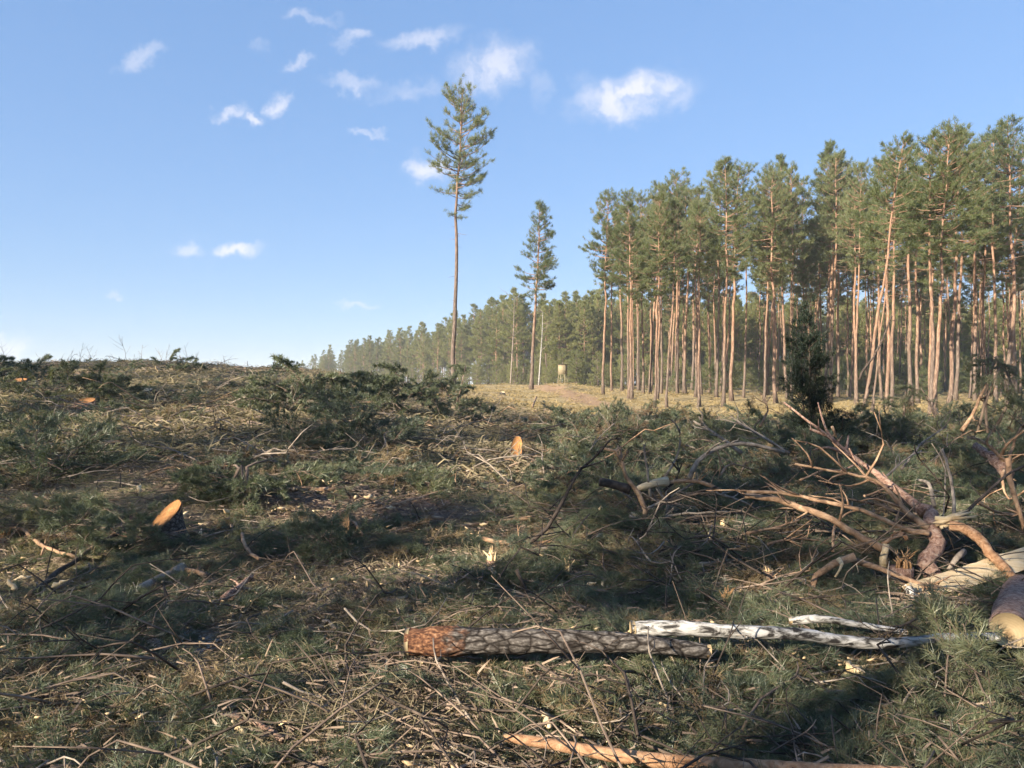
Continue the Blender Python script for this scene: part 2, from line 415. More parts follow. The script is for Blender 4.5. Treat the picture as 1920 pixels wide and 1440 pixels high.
def pine_bark_mat(name='standing_pine_bark', z0=3.0, z1=10.0):      # grey-brown plates low, thin orange bark high
    m, nt, N, L = newmat(name)
    out = N.new('ShaderNodeOutputMaterial'); tcn = N.new('ShaderNodeTexCoord'); mp = N.new('ShaderNodeMapping')
    mp.inputs['Scale'].default_value = (7, 7, 1.6); L.new(tcn.outputs['Object'], mp.inputs['Vector'])
    oi = N.new('ShaderNodeObjectInfo')
    no = N.new('ShaderNodeTexNoise'); no.inputs['Scale'].default_value = 1.6; no.inputs['Detail'].default_value = 5; no.inputs['Roughness'].default_value = .65
    L.new(mp.outputs[0], no.inputs['Vector'])
    low = ramp(N, [(.3, (.055, .042, .035)), (.5, (.12, .09, .073)), (.7, (.205, .165, .135))]); L.new(no.outputs['Fac'], low.inputs['Fac'])
    hi = ramp(N, [(.3, (.125, .07, .046)), (.5, (.235, .14, .092)), (.7, (.34, .24, .17))]); L.new(no.outputs['Fac'], hi.inputs['Fac'])
    sp = N.new('ShaderNodeSeparateXYZ'); L.new(tcn.outputs['Object'], sp.inputs[0])
    j = N.new('ShaderNodeMath'); j.operation = 'MULTIPLY_ADD'; j.inputs[1].default_value = 5
    L.new(no.outputs['Fac'], j.inputs[0]); L.new(sp.outputs['Z'], j.inputs[2])
    j2 = N.new('ShaderNodeMath'); j2.operation = 'MULTIPLY_ADD'; j2.inputs[1].default_value = 6; L.new(oi.outputs['Random'], j2.inputs[0]); L.new(j.outputs[0], j2.inputs[2])
    mr = N.new('ShaderNodeMapRange'); mr.inputs['From Min'].default_value = z0 + 4; mr.inputs['From Max'].default_value = z1 + 4
    L.new(j2.outputs[0], mr.inputs['Value'])
    mm = N.new('ShaderNodeMix'); mm.data_type = 'RGBA'; L.new(mr.outputs[0], mm.inputs['Factor'])
    L.new(low.outputs['Color'], mm.inputs['A']); L.new(hi.outputs['Color'], mm.inputs['B'])
    p = N.new('ShaderNodeBsdfPrincipled'); p.inputs['Roughness'].default_value = .9; p.inputs['Specular IOR Level'].default_value = .15
    L.new(mm.outputs['Result'], p.inputs['Base Color'])
    b = N.new('ShaderNodeBump'); b.inputs['Strength'].default_value = .6; b.inputs['Distance'].default_value = .03
    L.new(no.outputs['Fac'], b.inputs['Height']); L.new(b.outputs[0], p.inputs['Normal'])
    L.new(p.outputs[0], out.inputs[0])
    return m
M['pine_bark'] = pine_bark_mat()

def ground_mat():
    m, nt, N, L = newmat('felled_ground')
    out = N.new('ShaderNodeOutputMaterial'); geo = N.new('ShaderNodeNewGeometry')
    def noise(scale, detail=5, rough=.6, stretch=None):
        n = N.new('ShaderNodeTexNoise'); n.inputs['Scale'].default_value = scale; n.inputs['Detail'].default_value = detail; n.inputs['Roughness'].default_value = rough
        L.new(geo.outputs['Position'], n.inputs['Vector']); return n
    def mix(f, a, b):
        x = N.new('ShaderNodeMix'); x.data_type = 'RGBA'
        if isinstance(f, float): x.inputs['Factor'].default_value = f
        else: L.new(f, x.inputs['Factor'])
        L.new(a, x.inputs['A']); L.new(b, x.inputs['B']); return x.outputs['Result']
    def attr(nm):
        a = N.new('ShaderNodeAttribute'); a.attribute_name = nm; return a.outputs['Fac']
    n1, n2, n3 = noise(7, 8, .7), noise(.9, 4), noise(30, 4, .7)
    straw = ramp(N, [(.3, (.10, .08, .055)), (.5, (.20, .16, .105)), (.7, (.32, .26, .17))]); L.new(n1.outputs['Fac'], straw.inputs['Fac'])
    brown = ramp(N, [(.3, (.05, .037, .029)), (.5, (.12, .088, .066)), (.7, (.22, .165, .12))]); L.new(n3.outputs['Fac'], brown.inputs['Fac'])
    olive = ramp(N, [(.3, (.055, .06, .03)), (.5, (.12, .12, .055)), (.7, (.20, .185, .085))]); L.new(n1.outputs['Fac'], olive.inputs['Fac'])
    f1 = ramp(N, [(.40, (0, 0, 0)), (.60, (1, 1, 1))]); L.new(n2.outputs['Fac'], f1.inputs['Fac'])
    n4 = noise(2.1, 4); f2 = ramp(N, [(.45, (0, 0, 0)), (.62, (1, 1, 1))]); L.new(n4.outputs['Fac'], f2.inputs['Fac'])
    c = mix(f1.outputs['Color'], brown.outputs['Color'], straw.outputs['Color'])
    c = mix(f2.outputs['Color'], c, olive.outputs['Color'])
    moss = ramp(N, [(.3, (.18, .135, .07)), (.5, (.30, .235, .125)), (.7, (.42, .335, .195))]); L.new(n1.outputs['Fac'], moss.inputs['Fac'])
    c = mix(attr('moss'), c, moss.outputs['Color'])
    trk = ramp(N, [(.3, (.20, .125, .075)), (.7, (.42, .29, .18))]); L.new(n1.outputs['Fac'], trk.inputs['Fac'])
    c = mix(attr('track'), c, trk.outputs['Color'])
    bk = ramp(N, [(.3, (.045, .030, .025)), (.5, (.13, .085, .065)), (.7, (.26, .18, .13))]); L.new(n3.outputs['Fac'], bk.inputs['Fac'])
    c = mix(attr('bark'), c, bk.outputs['Color'])
    sa = ramp(N, [(.35, (.13, .12, .115)), (.5, (.34, .325, .315)), (.7, (.52, .50, .49))]); L.new(n1.outputs['Fac'], sa.inputs['Fac'])
    c = mix(attr('sand'), c, sa.outputs['Color'])
    p = N.new('ShaderNodeBsdfPrincipled'); p.inputs['Roughness'].default_value = .95; p.inputs['Specular IOR Level'].default_value = .1
    L.new(c, p.inputs['Base Color'])
    b = N.new('ShaderNodeBump'); b.inputs['Strength'].default_value = .9; b.inputs['Distance'].default_value = .06
    L.new(n1.outputs['Fac'], b.inputs['Height']); L.new(b.outputs[0], p.inputs['Normal'])
    L.new(p.outputs[0], out.inputs[0])
    return m

# ------------------------------------------------------------------ the ground sheet
K = 8.2
gx = np.sinh(np.linspace(-1, 1, 390) * K); gx *= 2600 / gx[-1]
gy = np.sinh(np.linspace(-.86, 1, 420) * K); gy = gy * 3200 / gy[-1] + 6
GX, GY = np.meshgrid(gx, gy)
GZ = ground(GX, GY)
nv = GX.size; ny, nx = GX.shape
ii = (np.arange(ny - 1)[:, None] * nx + np.arange(nx - 1)[None, :]).ravel()
g = MB().add(np.stack([GX.ravel(), GY.ravel(), GZ.ravel()], -1), np.stack([ii, ii + 1, ii + nx + 1, ii + nx], -1))
gme = g.mesh('ground', ground_mat(), smooth=True)
def vattr(me, name, val):
    a = me.attributes.new(name, 'FLOAT', 'POINT'); a.data.foreach_set('value', np.asarray(val, np.float32).ravel())
sand = np.zeros(nv)
for (cx, cy, rx, ry) in SANDS:
    q = ((GX - cx) / rx) ** 2 + ((GY - cy) / ry) ** 2 + .8 * (vnoise(GX / .12, GY / .12, 8) - .5)
    sand = np.maximum(sand, sstep(1.2, .5, q).ravel())
vattr(gme, 'sand', sand)
uu = GX / np.maximum(GY, 6)
mossy = sstep(38, 46, GY + 6 * (vnoise(GX / 3, GY / 3, 9) - .5)) * sstep(-.12, .0, uu)
mossy = np.maximum(mossy, .9 * sstep(100, 130, GY))
vattr(gme, 'moss', mossy)
trk_u = np.interp(GY, [30, 44, 55, 70, 90, 140], [pu(1300), pu(1215), pu(1110), pu(1035), pu(1008), pu(1000)])
vattr(gme, 'track', sstep(2.0, .8, np.abs(GX - trk_u * GY) + 1.2 * (vnoise(GX / 1.4, GY / 1.4, 10) - .5)) * sstep(38, 46, GY) * sstep(150, 110, GY))
_bk = hit(680, 955)
barkm = sstep(1.2, .4, ((GX - _bk[0]) / 1.6) ** 2 + ((GY - _bk[1]) / 1.3) ** 2 + .8 * (vnoise(GX / .4, GY / .4, 12) - .5))
barkm = np.maximum(barkm, .8 * sstep(1.3, .5, ((GX - _b[0] - .35) / .7) ** 2 + ((GY - _b[1]) / .35) ** 2))
vattr(gme, 'bark', barkm)
link('ground', gme)['kind'] = 'structure'

# ------------------------------------------------------------------ standing pines
def pine_mesh(seed, H=20.0, cb=.60, rad=2.3, r0=.17, dense=1.0, dead=10, whorl=.5, shape=.25, tuft=.34, per=13, nw=.034, lim=1.0, droop=0.0, expo=.6):
    """returns meshes (trunk, branches, crown): a tapered trunk, whorled limbs, clumps of needle shoots at the ends of the twigs"""
    rg = np.random.default_rng(seed)
    n = 18; t = np.linspace(0, 1, n)
    ox = .10 * H / 20 * np.cumsum(rg.normal(size=n)) * .5; oy = .10 * H / 20 * np.cumsum(rg.normal(size=n)) * .5
    P = np.stack([ox - ox[0], oy - oy[0], t * H], -1)
    rr = r0 * (1 - .82 * t ** 1.15) * (1 + .55 * np.exp(-t * 45)); rr[-1] = .015
    tr = MB(); add_tube(tr, P, rr, 9, rough=.04, seed=seed)
    def axis(z): return np.array([np.interp(z, P[:, 2], P[:, 0]), np.interp(z, P[:, 2], P[:, 1]), z])
    br = tr; Cs, Ds = [], []
    zb = cb * H
    z = zb
    while z < H - .25:
        tt = (z - zb) / (H - zb)
        prof = (tt / shape) ** .6 if tt < shape else ((1 - tt) / (1 - shape)) ** expo
        prof = max(prof, .28 if tt < shape else .10)
        for k in range(int(rg.integers(3, 6))):
            if rg.random() < .12: continue
            az = rg.uniform(0, 2 * np.pi); L = rad * prof * rg.uniform(.65, 1.18) + .12
            up = np.interp(tt, [0, .3, .7, 1], [-.05 - droop, .25, .6, 1.1]) + rg.normal() * .12
            h = np.array([np.cos(az), np.sin(az), 0])
            a0 = axis(z)
            tip = a0 + h * L + np.array([0, 0, up * L])
            mid = a0 + h * L * .5 + np.array([0, 0, up * L * .5 - .06 * L]) + rg.normal(size=3) * .04 * L
            bp = smooth_path([a0, mid, tip + np.array([0, 0, .08 * L])], 5)
            add_tube(br, bp, np.linspace(.012 + .014 * L * lim, .006, 5), 4, cap=False)
            nb = max(3, int(round(L * 4.6 * dense)))
            for s in rg.uniform(.30, 1.0, nb):
                q = bp[0] + 0; i = min(int(s * 4), 3); q = bp[i] + (bp[i + 1] - bp[i]) * (s * 4 - i)
                sd_ = unit(np.cross(unit(bp[-1] - bp[0]), [0, 0, 1])) * rg.choice([-1, 1])
                l2 = (.24 + .34 * L * (1 - .6 * s)) * rg.uniform(.5, 1.1)
                dd = unit(unit(bp[-1] - bp[0]) * .8 + sd_ * rg.uniform(.3, 1.1) + np.array([0, 0, rg.uniform(.0, .55)]))
                e = q + dd * l2
                if l2 > .3: add_tube(br, [q, e], [.008, .004], 3, cap=False)
                m = max(2, int(l2 / .16))
                f = rg.uniform(.25, 1.05, m)[:, None]
                Cs.append(q + (e - q) * f + rg.normal(size=(m, 3)) * .06)
                Ds.append(np.broadcast_to(unit(dd + np.array([0, 0, .55])), (m, 3)))
        z += whorl * rg.uniform(.6, 1.15) * (1 - .35 * tt)
    top = axis(H)
    Cs.append(top + rg.normal(size=(8, 3)) * np.array([.08, .08, .2]) - [0, 0, .2]); Ds.append(np.tile([0, 0, 1.0], (8, 1)))
    for k in range(dead):                              # dead snags under the crown
        z = rg.uniform(min(.30, cb * .5), cb) * H; az = rg.uniform(0, 2 * np.pi); L = rg.uniform(.25, 1.5) * (z / zb) ** 1.5
        a0 = axis(z); h = np.array([np.cos(az), np.sin(az), rg.uniform(-.25, .25)])
        bp = smooth_path([a0, a0 + h * L * .5 + [0, 0, rg.normal() * .08 * L], a0 + h * L], 4)
        add_tube(br, bp, np.linspace(.022, .006, 4), 3, cap=False)
        if L > .7:
            for _ in range(2):
                add_tube(br, [bp[2], bp[2] + (h + rg.normal(size=3) * .5) * L * .35], [.008, .003], 3, cap=False)
    C_, D_ = np.concatenate(Cs), np.concatenate(Ds)
    V, F = needles(C_, D_, per, tuft, nw, .55, rg, .05)
    cr = MB().add(V, F)
    return (tr.mesh('trunk', M['pine_bark'], True), cr.mesh('crown', M['needle_tree']))

VAR_A = [pine_mesh(100 + k, 20, cb, rad, .142, .68, dd, expo=[.6, .75, .5, .7, .55, .8, .6][k]) for k, (cb, rad, dd) in enumerate(
    [(.58, 2.3, 12), (.62, 2.1, 16), (.54, 2.4, 11), (.66, 1.9, 18), (.60, 2.6, 10), (.52, 2.2, 14), (.64, 2.3, 14)])]
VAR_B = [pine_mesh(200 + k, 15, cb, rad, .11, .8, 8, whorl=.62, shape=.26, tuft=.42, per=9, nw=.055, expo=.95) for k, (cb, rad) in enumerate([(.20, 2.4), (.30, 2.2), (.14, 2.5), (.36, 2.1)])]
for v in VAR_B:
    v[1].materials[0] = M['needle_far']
VAR_Y = [pine_mesh(300 + k, 3.2, .06, .95, .035, 1.3, 0, whorl=.3, shape=.2, tuft=.2, per=10, nw=.022) for k in range(3)]
for v in VAR_Y: v[0].materials[0] = M['twig']

def plant(name, meshes, base, scale, label, cat, group=None, rz=0.0, lean=(0, 0), thick=1.0, parts=('trunk', 'crown')):
    e = link(name, None, None, base); e.empty_display_size = .3
    e.rotation_euler = Euler((lean[1], lean[0], rz)) if lean == (0, 0) else (Matrix.Rotation(lean[0], 3, 'Y') @ Matrix.Rotation(lean[1], 3, 'X') @ Matrix.Rotation(rz, 3, 'Z')).to_euler()
    e.scale = (scale * thick, scale * thick, scale)
    for nm, me in zip(parts, meshes): link(nm, me, e)
    return tag(e, label, cat, group)

# the tall pine left standing alone, and its smaller neighbour
b = at(849, 731, 62.0); b[2] = ground(b[0], b[1]) - .05
Ht = (731 - 165) / FPX * 62
tall = pine_mesh(9, Ht, .585, 2.75, .19, .64, 26, whorl=.50, shape=.36, tuft=.36, per=11, nw=.03, expo=.55)
M['tall_bark'] = pine_bark_mat('grey_tall_pine_bark', 8.0, 24.0); tall[0].materials[0] = M['tall_bark']
plant('pine_tree', tall, b, 1, 'tall solitary pine with long bare trunk standing free behind the dark brush heap', 'pine tree', lean=(.025, 0))
b = at(996, 727, 76.0); b[2] = ground(b[0], b[1]) - .05
Hs = (727 - 380) / FPX * 76
mid = pine_mesh(31, Hs, .47, 2.1, .18, .74, 9, whorl=.48, shape=.28, tuft=.36, per=11, nw=.034, expo=.78)
plant('pine_tree', mid, b, 1, 'shorter solitary pine with conical crown beside the forest track', 'pine tree', lean=(.035, 0))

# trunks of the forest edge, each at the foot the photograph shows
EDGE = [(1131, 740), (1185, 750), (1179, 746), (1197, 733), (1206, 738), (1227, 764), (1232, 750), (1250, 764), (1257, 734), (1285, 738),
        (1297, 732), (1304, 744), (1311, 763), (1343, 745), (1356, 763), (1372, 752), (1394, 746), (1433, 752), (1437, 741), (1455, 756), (1477, 750),
        (1545, 745), (1556, 748), (1598, 738), (1604, 735), (1653, 751), (1660, 771), (1672, 774), (1709, 763), (1721, 756), (1743, 781),
        (1754, 782), (1778, 764), (1791, 752), (1828, 752), (1838, 748), (1867, 757), (1889, 754), (1905, 765)]
TOPX = [1080, 1131, 1180, 1240, 1300, 1370, 1440, 1500, 1600, 1680, 1750, 1830, 1930]
TOPY = [380, 362, 366, 342, 322, 292, 315, 296, 268, 262, 244, 232, 226]
LEANS = {1185: -.015, 1257: .05, 1250: .045, 1343: .02, 1372: .035, 1394: .03, 1889: .07, 1754: .06, 1709: -.04, 1828: .02}
rg = np.random.default_rng(77)
G_A = 'pines along the edge of the standing forest'
used = []
def girth(t_): return 'stout' if t_ > 1.04 else 'slim' if t_ < .93 else 'middling'
def zone(px):
    return ('next to the mound of the track' if px < 1215 else 'between the track and the dead-limbed pines' if px < 1290 else 'in the open row facing the middle heap' if px < 1400 else 'just beside the juniper' if px < 1580
            else 'close to the two slanting trunks' if px < 1700 else 'behind the tall bough heap' if px < 1800 else 'behind the drooping felled crown')
for k, (px, py) in enumerate(EDGE):
    p = hit(px, py); p[2] -= .08
    ty = np.interp(px, TOPX, TOPY) + (rg.uniform(-18, 70) if k else 0)
    h = (py - ty) / FPX * p[1]
    h = float(np.clip(h, 14, 27))
    vi, rz_, lx, ly, tk = int(rg.integers(len(VAR_A))), rg.uniform(0, 6.28), LEANS.get(px, rg.normal() * .012), rg.normal() * .012, rg.uniform(.85, 1.15)
    lab = '%s forest-edge pine %s, %s' % (girth(tk), 'leaning towards the brash' if lx > .018 else 'leaning towards the track' if lx < -.012 else 'standing straight', zone(px))
    plant('pine_tree', VAR_A[vi] if k else VAR_A[2], p, h / 20, lab if k else 'outermost forest pine standing beside the track mound, crown reaching low', 'pine tree', G_A if k else None, rz_, (lx, ly), tk)
    used.append(p[:2])
for (px, py, d_, tx, lab) in [(1615, 790, None, .155, 'thicker of two leaning pine trunks tilted together over the brash'), (1633, 778, None, .115, 'thinner of two leaning pine trunks tilted together over the brash')]:
    p = hit(px, py); p[2] -= .08
    plant('pine_tree', VAR_A[3], p, 12.5 / 20 if tx > .15 else 11 / 20, lab, 'pine tree', None, 1.0, (tx, 0), .95 if tx > .15 else .7)
    used.append(p[:2])
# trees deeper in the stand
G_D = 'pines deep inside the standing forest'
cnt = 0
while cnt < 106:
    y = rg.uniform(58, 118); px = rg.uniform(1120 + max(0, (y - 62)) * .9, 2080)
    x = pu(px) * y
    if y < np.interp(px, [1120, 1250, 1400, 1600, 2000], [84, 70, 64, 58, 52]): continue
    if any((x - a) ** 2 + (y - b_) ** 2 < 4.0 for a, b_ in used): continue
    used.append((x, y))
    h = 20 * rg.uniform(.82, 1.12)
    ty = np.interp(px, TOPX, TOPY)
    h = min(h, (CY - ty) / FPX * y + 1.2)
    vi, tk = int(rg.integers(len(VAR_A))), rg.uniform(.7, 1.05)
    plant('pine_tree', VAR_A[vi], (x, y, float(ground(x, y)) - .1), max(h, 12) / 20, '%s pine deep in the shaded forest, %s' % ('stouter' if tk > .88 else 'thin', zone(px)), 'pine tree', G_D,
          rg.uniform(0, 6.28), (rg.normal() * .018, rg.normal() * .018), tk)
    cnt += 1
# the lower, younger forest behind, its edge running away to the left
G_B = 'pines of the distant forest belt'
cnt = 0
TB_PX = [560, 600, 700, 800, 870, 950, 1000, 1100, 2100]
TB_Y = [668, 655, 632, 606, 584, 545, 560, 548, 560]
while cnt < 138:
    px = rg.uniform(575, 1960) if cnt < 78 else rg.uniform(575, 1130)
    ef = np.interp(px, [560, 700, 870, 1000, 1100, 2000], [330, 250, 175, 135, 128, 130])
    y = ef + rg.uniform(0, 1) ** 1.6 * 55
    x = pu(px) * y
    ty = np.interp(px, TB_PX, TB_Y) + rg.uniform(-6, 26)
    z = float(ground(x, y))
    h = float(np.clip((CY - ty) / FPX * y + CAMZ - z, 7, 21))
    plant('pine_tree', VAR_B[int(rg.integers(4))], (x, y, z - .1), h / 15, '%s dense young pine of the distant forest belt, %s' % ('taller' if h > 13 else 'lower', 'where it dips behind the hill crest' if px < 720 else 'beyond the tall solitary pine' if px < 900 else 'beyond the hunting stand' if px < 1130 else 'seen through the forest-edge trunks'), 'pine tree', G_B, rg.uniform(0, 6.28), (rg.normal() * .012, 0), rg.uniform(.95, 1.3))
    cnt += 1
# undergrowth between the trunks
for k in range(40):
    px = rg.uniform(1260, 1940); y = rg.uniform(68, 102)
    x = pu(px) * y
    sy = rg.uniform(.5, 1.25)
    plant('young_pine', VAR_Y[k % 3], (x, y, float(ground(x, y)) - .05), sy, '%s bushy young pine under the forest trunks, %s' % ('knee-high' if sy < .62 else 'man-high' if sy < .9 else 'tall', zone(px)), 'young pine', 'young pines under the forest', rg.uniform(0, 6.28), (0, 0), rg.uniform(1, 1.5))

# ------------------------------------------------------------------ scatter by geometry nodes (only for what nobody could count)
def scatter_group(coll, realize=False):
    ng = bpy.data.node_groups.new('scatter_' + coll.name, 'GeometryNodeTree')
    ng.interface.new_socket('Geometry', in_out='INPUT', socket_type='NodeSocketGeometry')
    ng.interface.new_socket('Geometry', in_out='OUTPUT', socket_type='NodeSocketGeometry')
    N, L = ng.nodes, ng.links
    gi, go = N.new('NodeGroupInput'), N.new('NodeGroupOutput')
    ci = N.new('GeometryNodeCollectionInfo'); ci.inputs['Collection'].default_value = coll
    ci.inputs['Separate Children'].default_value = True; ci.inputs['Reset Children'].default_value = True
    ip = N.new('GeometryNodeInstanceOnPoints'); ip.inputs['Pick Instance'].default_value = True
    def na(nm, dt):
        a = N.new('GeometryNodeInputNamedAttribute'); a.data_type = dt; a.inputs['Name'].default_value = nm; return a.outputs['Attribute']
    er = N.new('FunctionNodeEulerToRotation')
    L.new(na('rot', 'FLOAT_VECTOR'), er.inputs[0]); L.new(er.outputs[0], ip.inputs['Rotation'])
    L.new(na('scl', 'FLOAT'), ip.inputs['Scale']); L.new(na('idx', 'INT'), ip.inputs['Instance Index'])
    L.new(gi.outputs[0], ip.inputs['Points']); L.new(ci.outputs[0], ip.inputs['Instance'])
    if realize:
        rz = N.new('GeometryNodeRealizeInstances'); L.new(ip.outputs[0], rz.inputs[0]); L.new(rz.outputs[0], go.inputs[0])
    else: L.new(ip.outputs[0], go.inputs[0])
    return ng

def scatter(name, label, cat, P, rot, scl, variants, parent=None, realize=False):
    coll = bpy.data.collections.new(name + '_kinds')
    for k, me in enumerate(variants):
        coll.objects.link(bpy.data.objects.new('%s_kind_%02d' % (name, k), me))
    me = bpy.data.meshes.new(name)
    me.vertices.add(len(P)); me.vertices.foreach_set('co', np.asarray(P, np.float32).ravel())
    a = me.attributes.new('rot', 'FLOAT_VECTOR', 'POINT'); a.data.foreach_set('vector', np.asarray(rot, np.float32).ravel())
    a = me.attributes.new('scl', 'FLOAT', 'POINT'); a.data.foreach_set('value', np.asarray(scl, np.float32).ravel())
    a = me.attributes.new('idx', 'INT', 'POINT'); a.data.foreach_set('value', np.random.default_rng(len(P)).integers(0, len(variants), len(P)).astype(np.int32))
    o = link(name, me, parent)
    md = o.modifiers.new('scatter', 'NODES'); md.node_group = scatter_group(coll, realize)
    return tag(o, label, cat, None, 'stuff')

# the wood at the photographer's back, left: it throws the shade over the clearing
al, la = np.array([math.sin(SUN_AZ), math.cos(SUN_AZ)]), np.array([math.cos(SUN_AZ), -math.sin(SUN_AZ)])
wp, wr, ws = [], [], []
rw = np.random.default_rng(21)
for lat in np.arange(-82, 34, 2.6):
    edge = np.interp(lat, [-82, -60, -49, -42, -36, -25, -12, 0, 30], [0, -2, -5, -14, -20, -17, -11, -13, -13])
    for row in range(10):
        if (row * .6180 + (lat + 82) / 2.6 * .7549 + .04 * rw.random()) % 1 > np.interp(lat, [-60, -46, -38, -22, -14, -9, 10], [.21, .19, .13, .14, .16, .19, .19]): continue
        s = edge + 5 - row * 4.2 + rw.uniform(-2.1, 2.1); l = lat + rw.uniform(-1.3, 1.3)
        xy = al * s + la * l
        if xy[1] > 2 and abs(xy[0]) < .85 * xy[1] + 6: continue
        if np.hypot(*xy) < 8: continue
        wp.append((xy[0], xy[1], 0.0)); wr.append((0, 0, rw.uniform(0, 6.28))); ws.append(rw.uniform(.85, 1.08))
fp, fr, fs = [], [], []
for k in range(420):
    px = rw.uniform(560, 2050)
    ef = np.interp(px, [560, 700, 870, 1000, 1100, 2000], [340, 262, 188, 145, 126, 128])
    y = ef + rw.uniform(0, 1) * 70
    x = pu(px) * y; z = float(ground(x, y))
    ty = np.interp(px, TB_PX, TB_Y) + rw.uniform(2, 34)
    fp.append((x, y, z - .1)); fr.append((0, 0, rw.uniform(0, 6.28))); fs.append(float(np.clip((CY - ty) / FPX * y + CAMZ - z, 6, 19)) / 15)
def joined(vs, nm, nmat):
    outm = []
    for tri in vs:
        mb = MB()
        for mi, me in enumerate(tri):
            V = np.zeros(len(me.vertices) * 3, np.float32); me.vertices.foreach_get('co', V); V = V.reshape(-1, 3)
            F = [list(p.vertices) for p in me.polygons]
            f3 = [f for f in F if len(f) == 3]; f4 = [f for f in F if len(f) == 4]
            base = mb.n; mb.add(V, np.array(f4) if f4 else np.zeros((0, 4), int), mi)
            if f3: mb.f3.append(np.array(f3) + base); mb.m3.append(np.full(len(f3), mi))
        outm.append(mb.mesh(nm, [M['pine_bark'], M[nmat]]))
    return outm
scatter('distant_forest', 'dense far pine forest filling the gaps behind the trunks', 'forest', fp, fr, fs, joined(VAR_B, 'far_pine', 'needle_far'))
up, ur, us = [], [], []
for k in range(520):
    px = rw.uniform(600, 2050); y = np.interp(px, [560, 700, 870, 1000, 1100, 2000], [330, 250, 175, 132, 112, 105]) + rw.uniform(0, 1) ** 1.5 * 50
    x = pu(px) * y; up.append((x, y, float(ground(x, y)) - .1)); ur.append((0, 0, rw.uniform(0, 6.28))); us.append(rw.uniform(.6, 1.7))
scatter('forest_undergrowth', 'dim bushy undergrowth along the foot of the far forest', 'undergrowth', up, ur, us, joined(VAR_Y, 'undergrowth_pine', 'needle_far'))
scatter('pine_wood', 'pine wood bordering the clearing on its sunward side', 'forest', wp, wr, ws, joined(VAR_A[:5], 'wood_pine', 'needle_tree'))

# ------------------------------------------------------------------ brash: pine boughs, litter, grass, twigs, chips
def bough_parts(seed, L=1.0, ntw=11, per=34, nl=.075, nw=.004, sub=2, droop=.1):
    rg = np.random.default_rng(seed)
    st = MB(); Cs, Ds = [], []
    main = smooth_path([[0, 0, 0], [.35 * L, rg.normal() * .06 * L, .03 * L], [.7 * L, rg.normal() * .1 * L, .035 * L], [L, rg.normal() * .14 * L, -droop * L]], 7)
    add_tube(st, main, np.linspace(.010, .004, 7) * max(L, .6), 4, cap=False)
    def clad(a, b, n):
        f = rg.uniform(.2, 1, n)[:, None]; d = unit(b - a)
        rad = rg.normal(size=(n, 3)); rad -= d * (rad @ d)[:, None]
        Cs.append(a + (b - a) * f); Ds.append(unit(d * .75 + unit(rad) * .75 + np.array([0, 0, .1])))
    for k in range(ntw):
        s = .18 + .8 * (k + rg.uniform(0, .8)) / ntw; i = min(int(s * 6), 5); q = main[i] + (main[i + 1] - main[i]) * (s * 6 - i)
        d0 = unit(main[min(i + 1, 6)] - main[i]); side = unit(np.cross(d0, [0, 0, 1])) * (1 if k % 2 else -1)
        l2 = L * (.46 - .26 * s) * rg.uniform(.7, 1.2)
        e = q + unit(d0 * rg.uniform(.6, 1.0) + side * rg.uniform(.5, .9) + np.array([0, 0, rg.normal() * .16 + .03])) * l2
        add_tube(st, [q, (q + e) / 2 + rg.normal(size=3) * .02 * L, e], [.005 * L, .004 * L, .0025 * L], 3, cap=False)
        clad(q, e, per)
        for _ in range(sub):
            f = rg.uniform(.3, .8); q2 = q + (e - q) * f
            e2 = q2 + unit(unit(e - q) + rg.normal(size=3) * np.array([.6, .6, .2])) * l2 * .5
            add_tube(st, [q2, e2], [.003 * L, .002 * L], 3, cap=False); clad(q2, e2, per // 2)
    clad(main[4], main[6], per)
    V, F = needles(np.concatenate(Cs), np.concatenate(Ds), 1, nl, nw, .25, rg, .003)
    return st, V, F

M['needle_brown'] = leaf_mat('withered_pine_needles', [(.1, (.08, .055, .035)), (.5, (.15, .105, .06)), (1, (.22, .17, .09))], .15, .6, .25)
def bough_mesh(name, seed, mat='needle', **kw):
    st, V, F = bough_parts(seed, **kw); st.add(V, F, 1)
    return st.mesh(name, [M['twig'], M[mat]])
NEAR_B = [bough_mesh('bough', 400 + k, L=.62, ntw=11, per=62, nl=.068, nw=.0030) for k in range(7)] + [bough_mesh('bough', 410 + k, 'needle_brown', L=.6, ntw=9, per=34, nl=.07, nw=.004) for k in range(2)]
MID_B = [bough_mesh('bough', 420 + k, L=1.0, ntw=11, per=46, nl=.10, nw=.009) for k in range(6)] + [bough_mesh('bough', 430 + k, 'needle_brown', L=1.0, ntw=9, per=34, nl=.10, nw=.009) for k in range(2)]
FAR_B = [bough_mesh('bough', 440 + k, L=1.6, ntw=11, per=40, nl=.15, nw=.022) for k in range(5)] + [bough_mesh('bough', 450, 'needle_brown', L=1.5, ntw=9, per=30, nl=.15, nw=.022)]

# height of the piled brash above the ground
def pile(x, y):
    u = x / np.maximum(y, 3)
    right = sstep(.0, .10, u + .05 * (vnoise(x / 1.7, y / 1.7, 31) - .5)) * np.interp(y, [3, 6.4, 8, 12, 18, 24, 27, 30], [.06, .08, .22, .42, .62, .75, .45, 0])
    right = right * (.55 + .6 * vnoise(x / 1.5, y / 1.5, 32))
    return np.maximum(right, .035)

def green(x, y):
    u = x / np.maximum(y, 3)
    n = .6 * vnoise(x / 1.3 / (1 + y / 25), y / 1.0 / (1 + y / 14), 33) + .4 * vnoise(x / .5 / (1 + y / 20), y / .4 / (1 + y / 14), 34)
    left = (sstep(.45, .63, n) * .85 + .05) * np.interp(y, [9, 16], [1, .72])
    right = sstep(.15, .4, n) * .7 + .3
    g_ = left + (right - left) * sstep(-.02, .12, u)
    return g_ * sstep(62, 40, y + 14 * (u > .0) * 0)

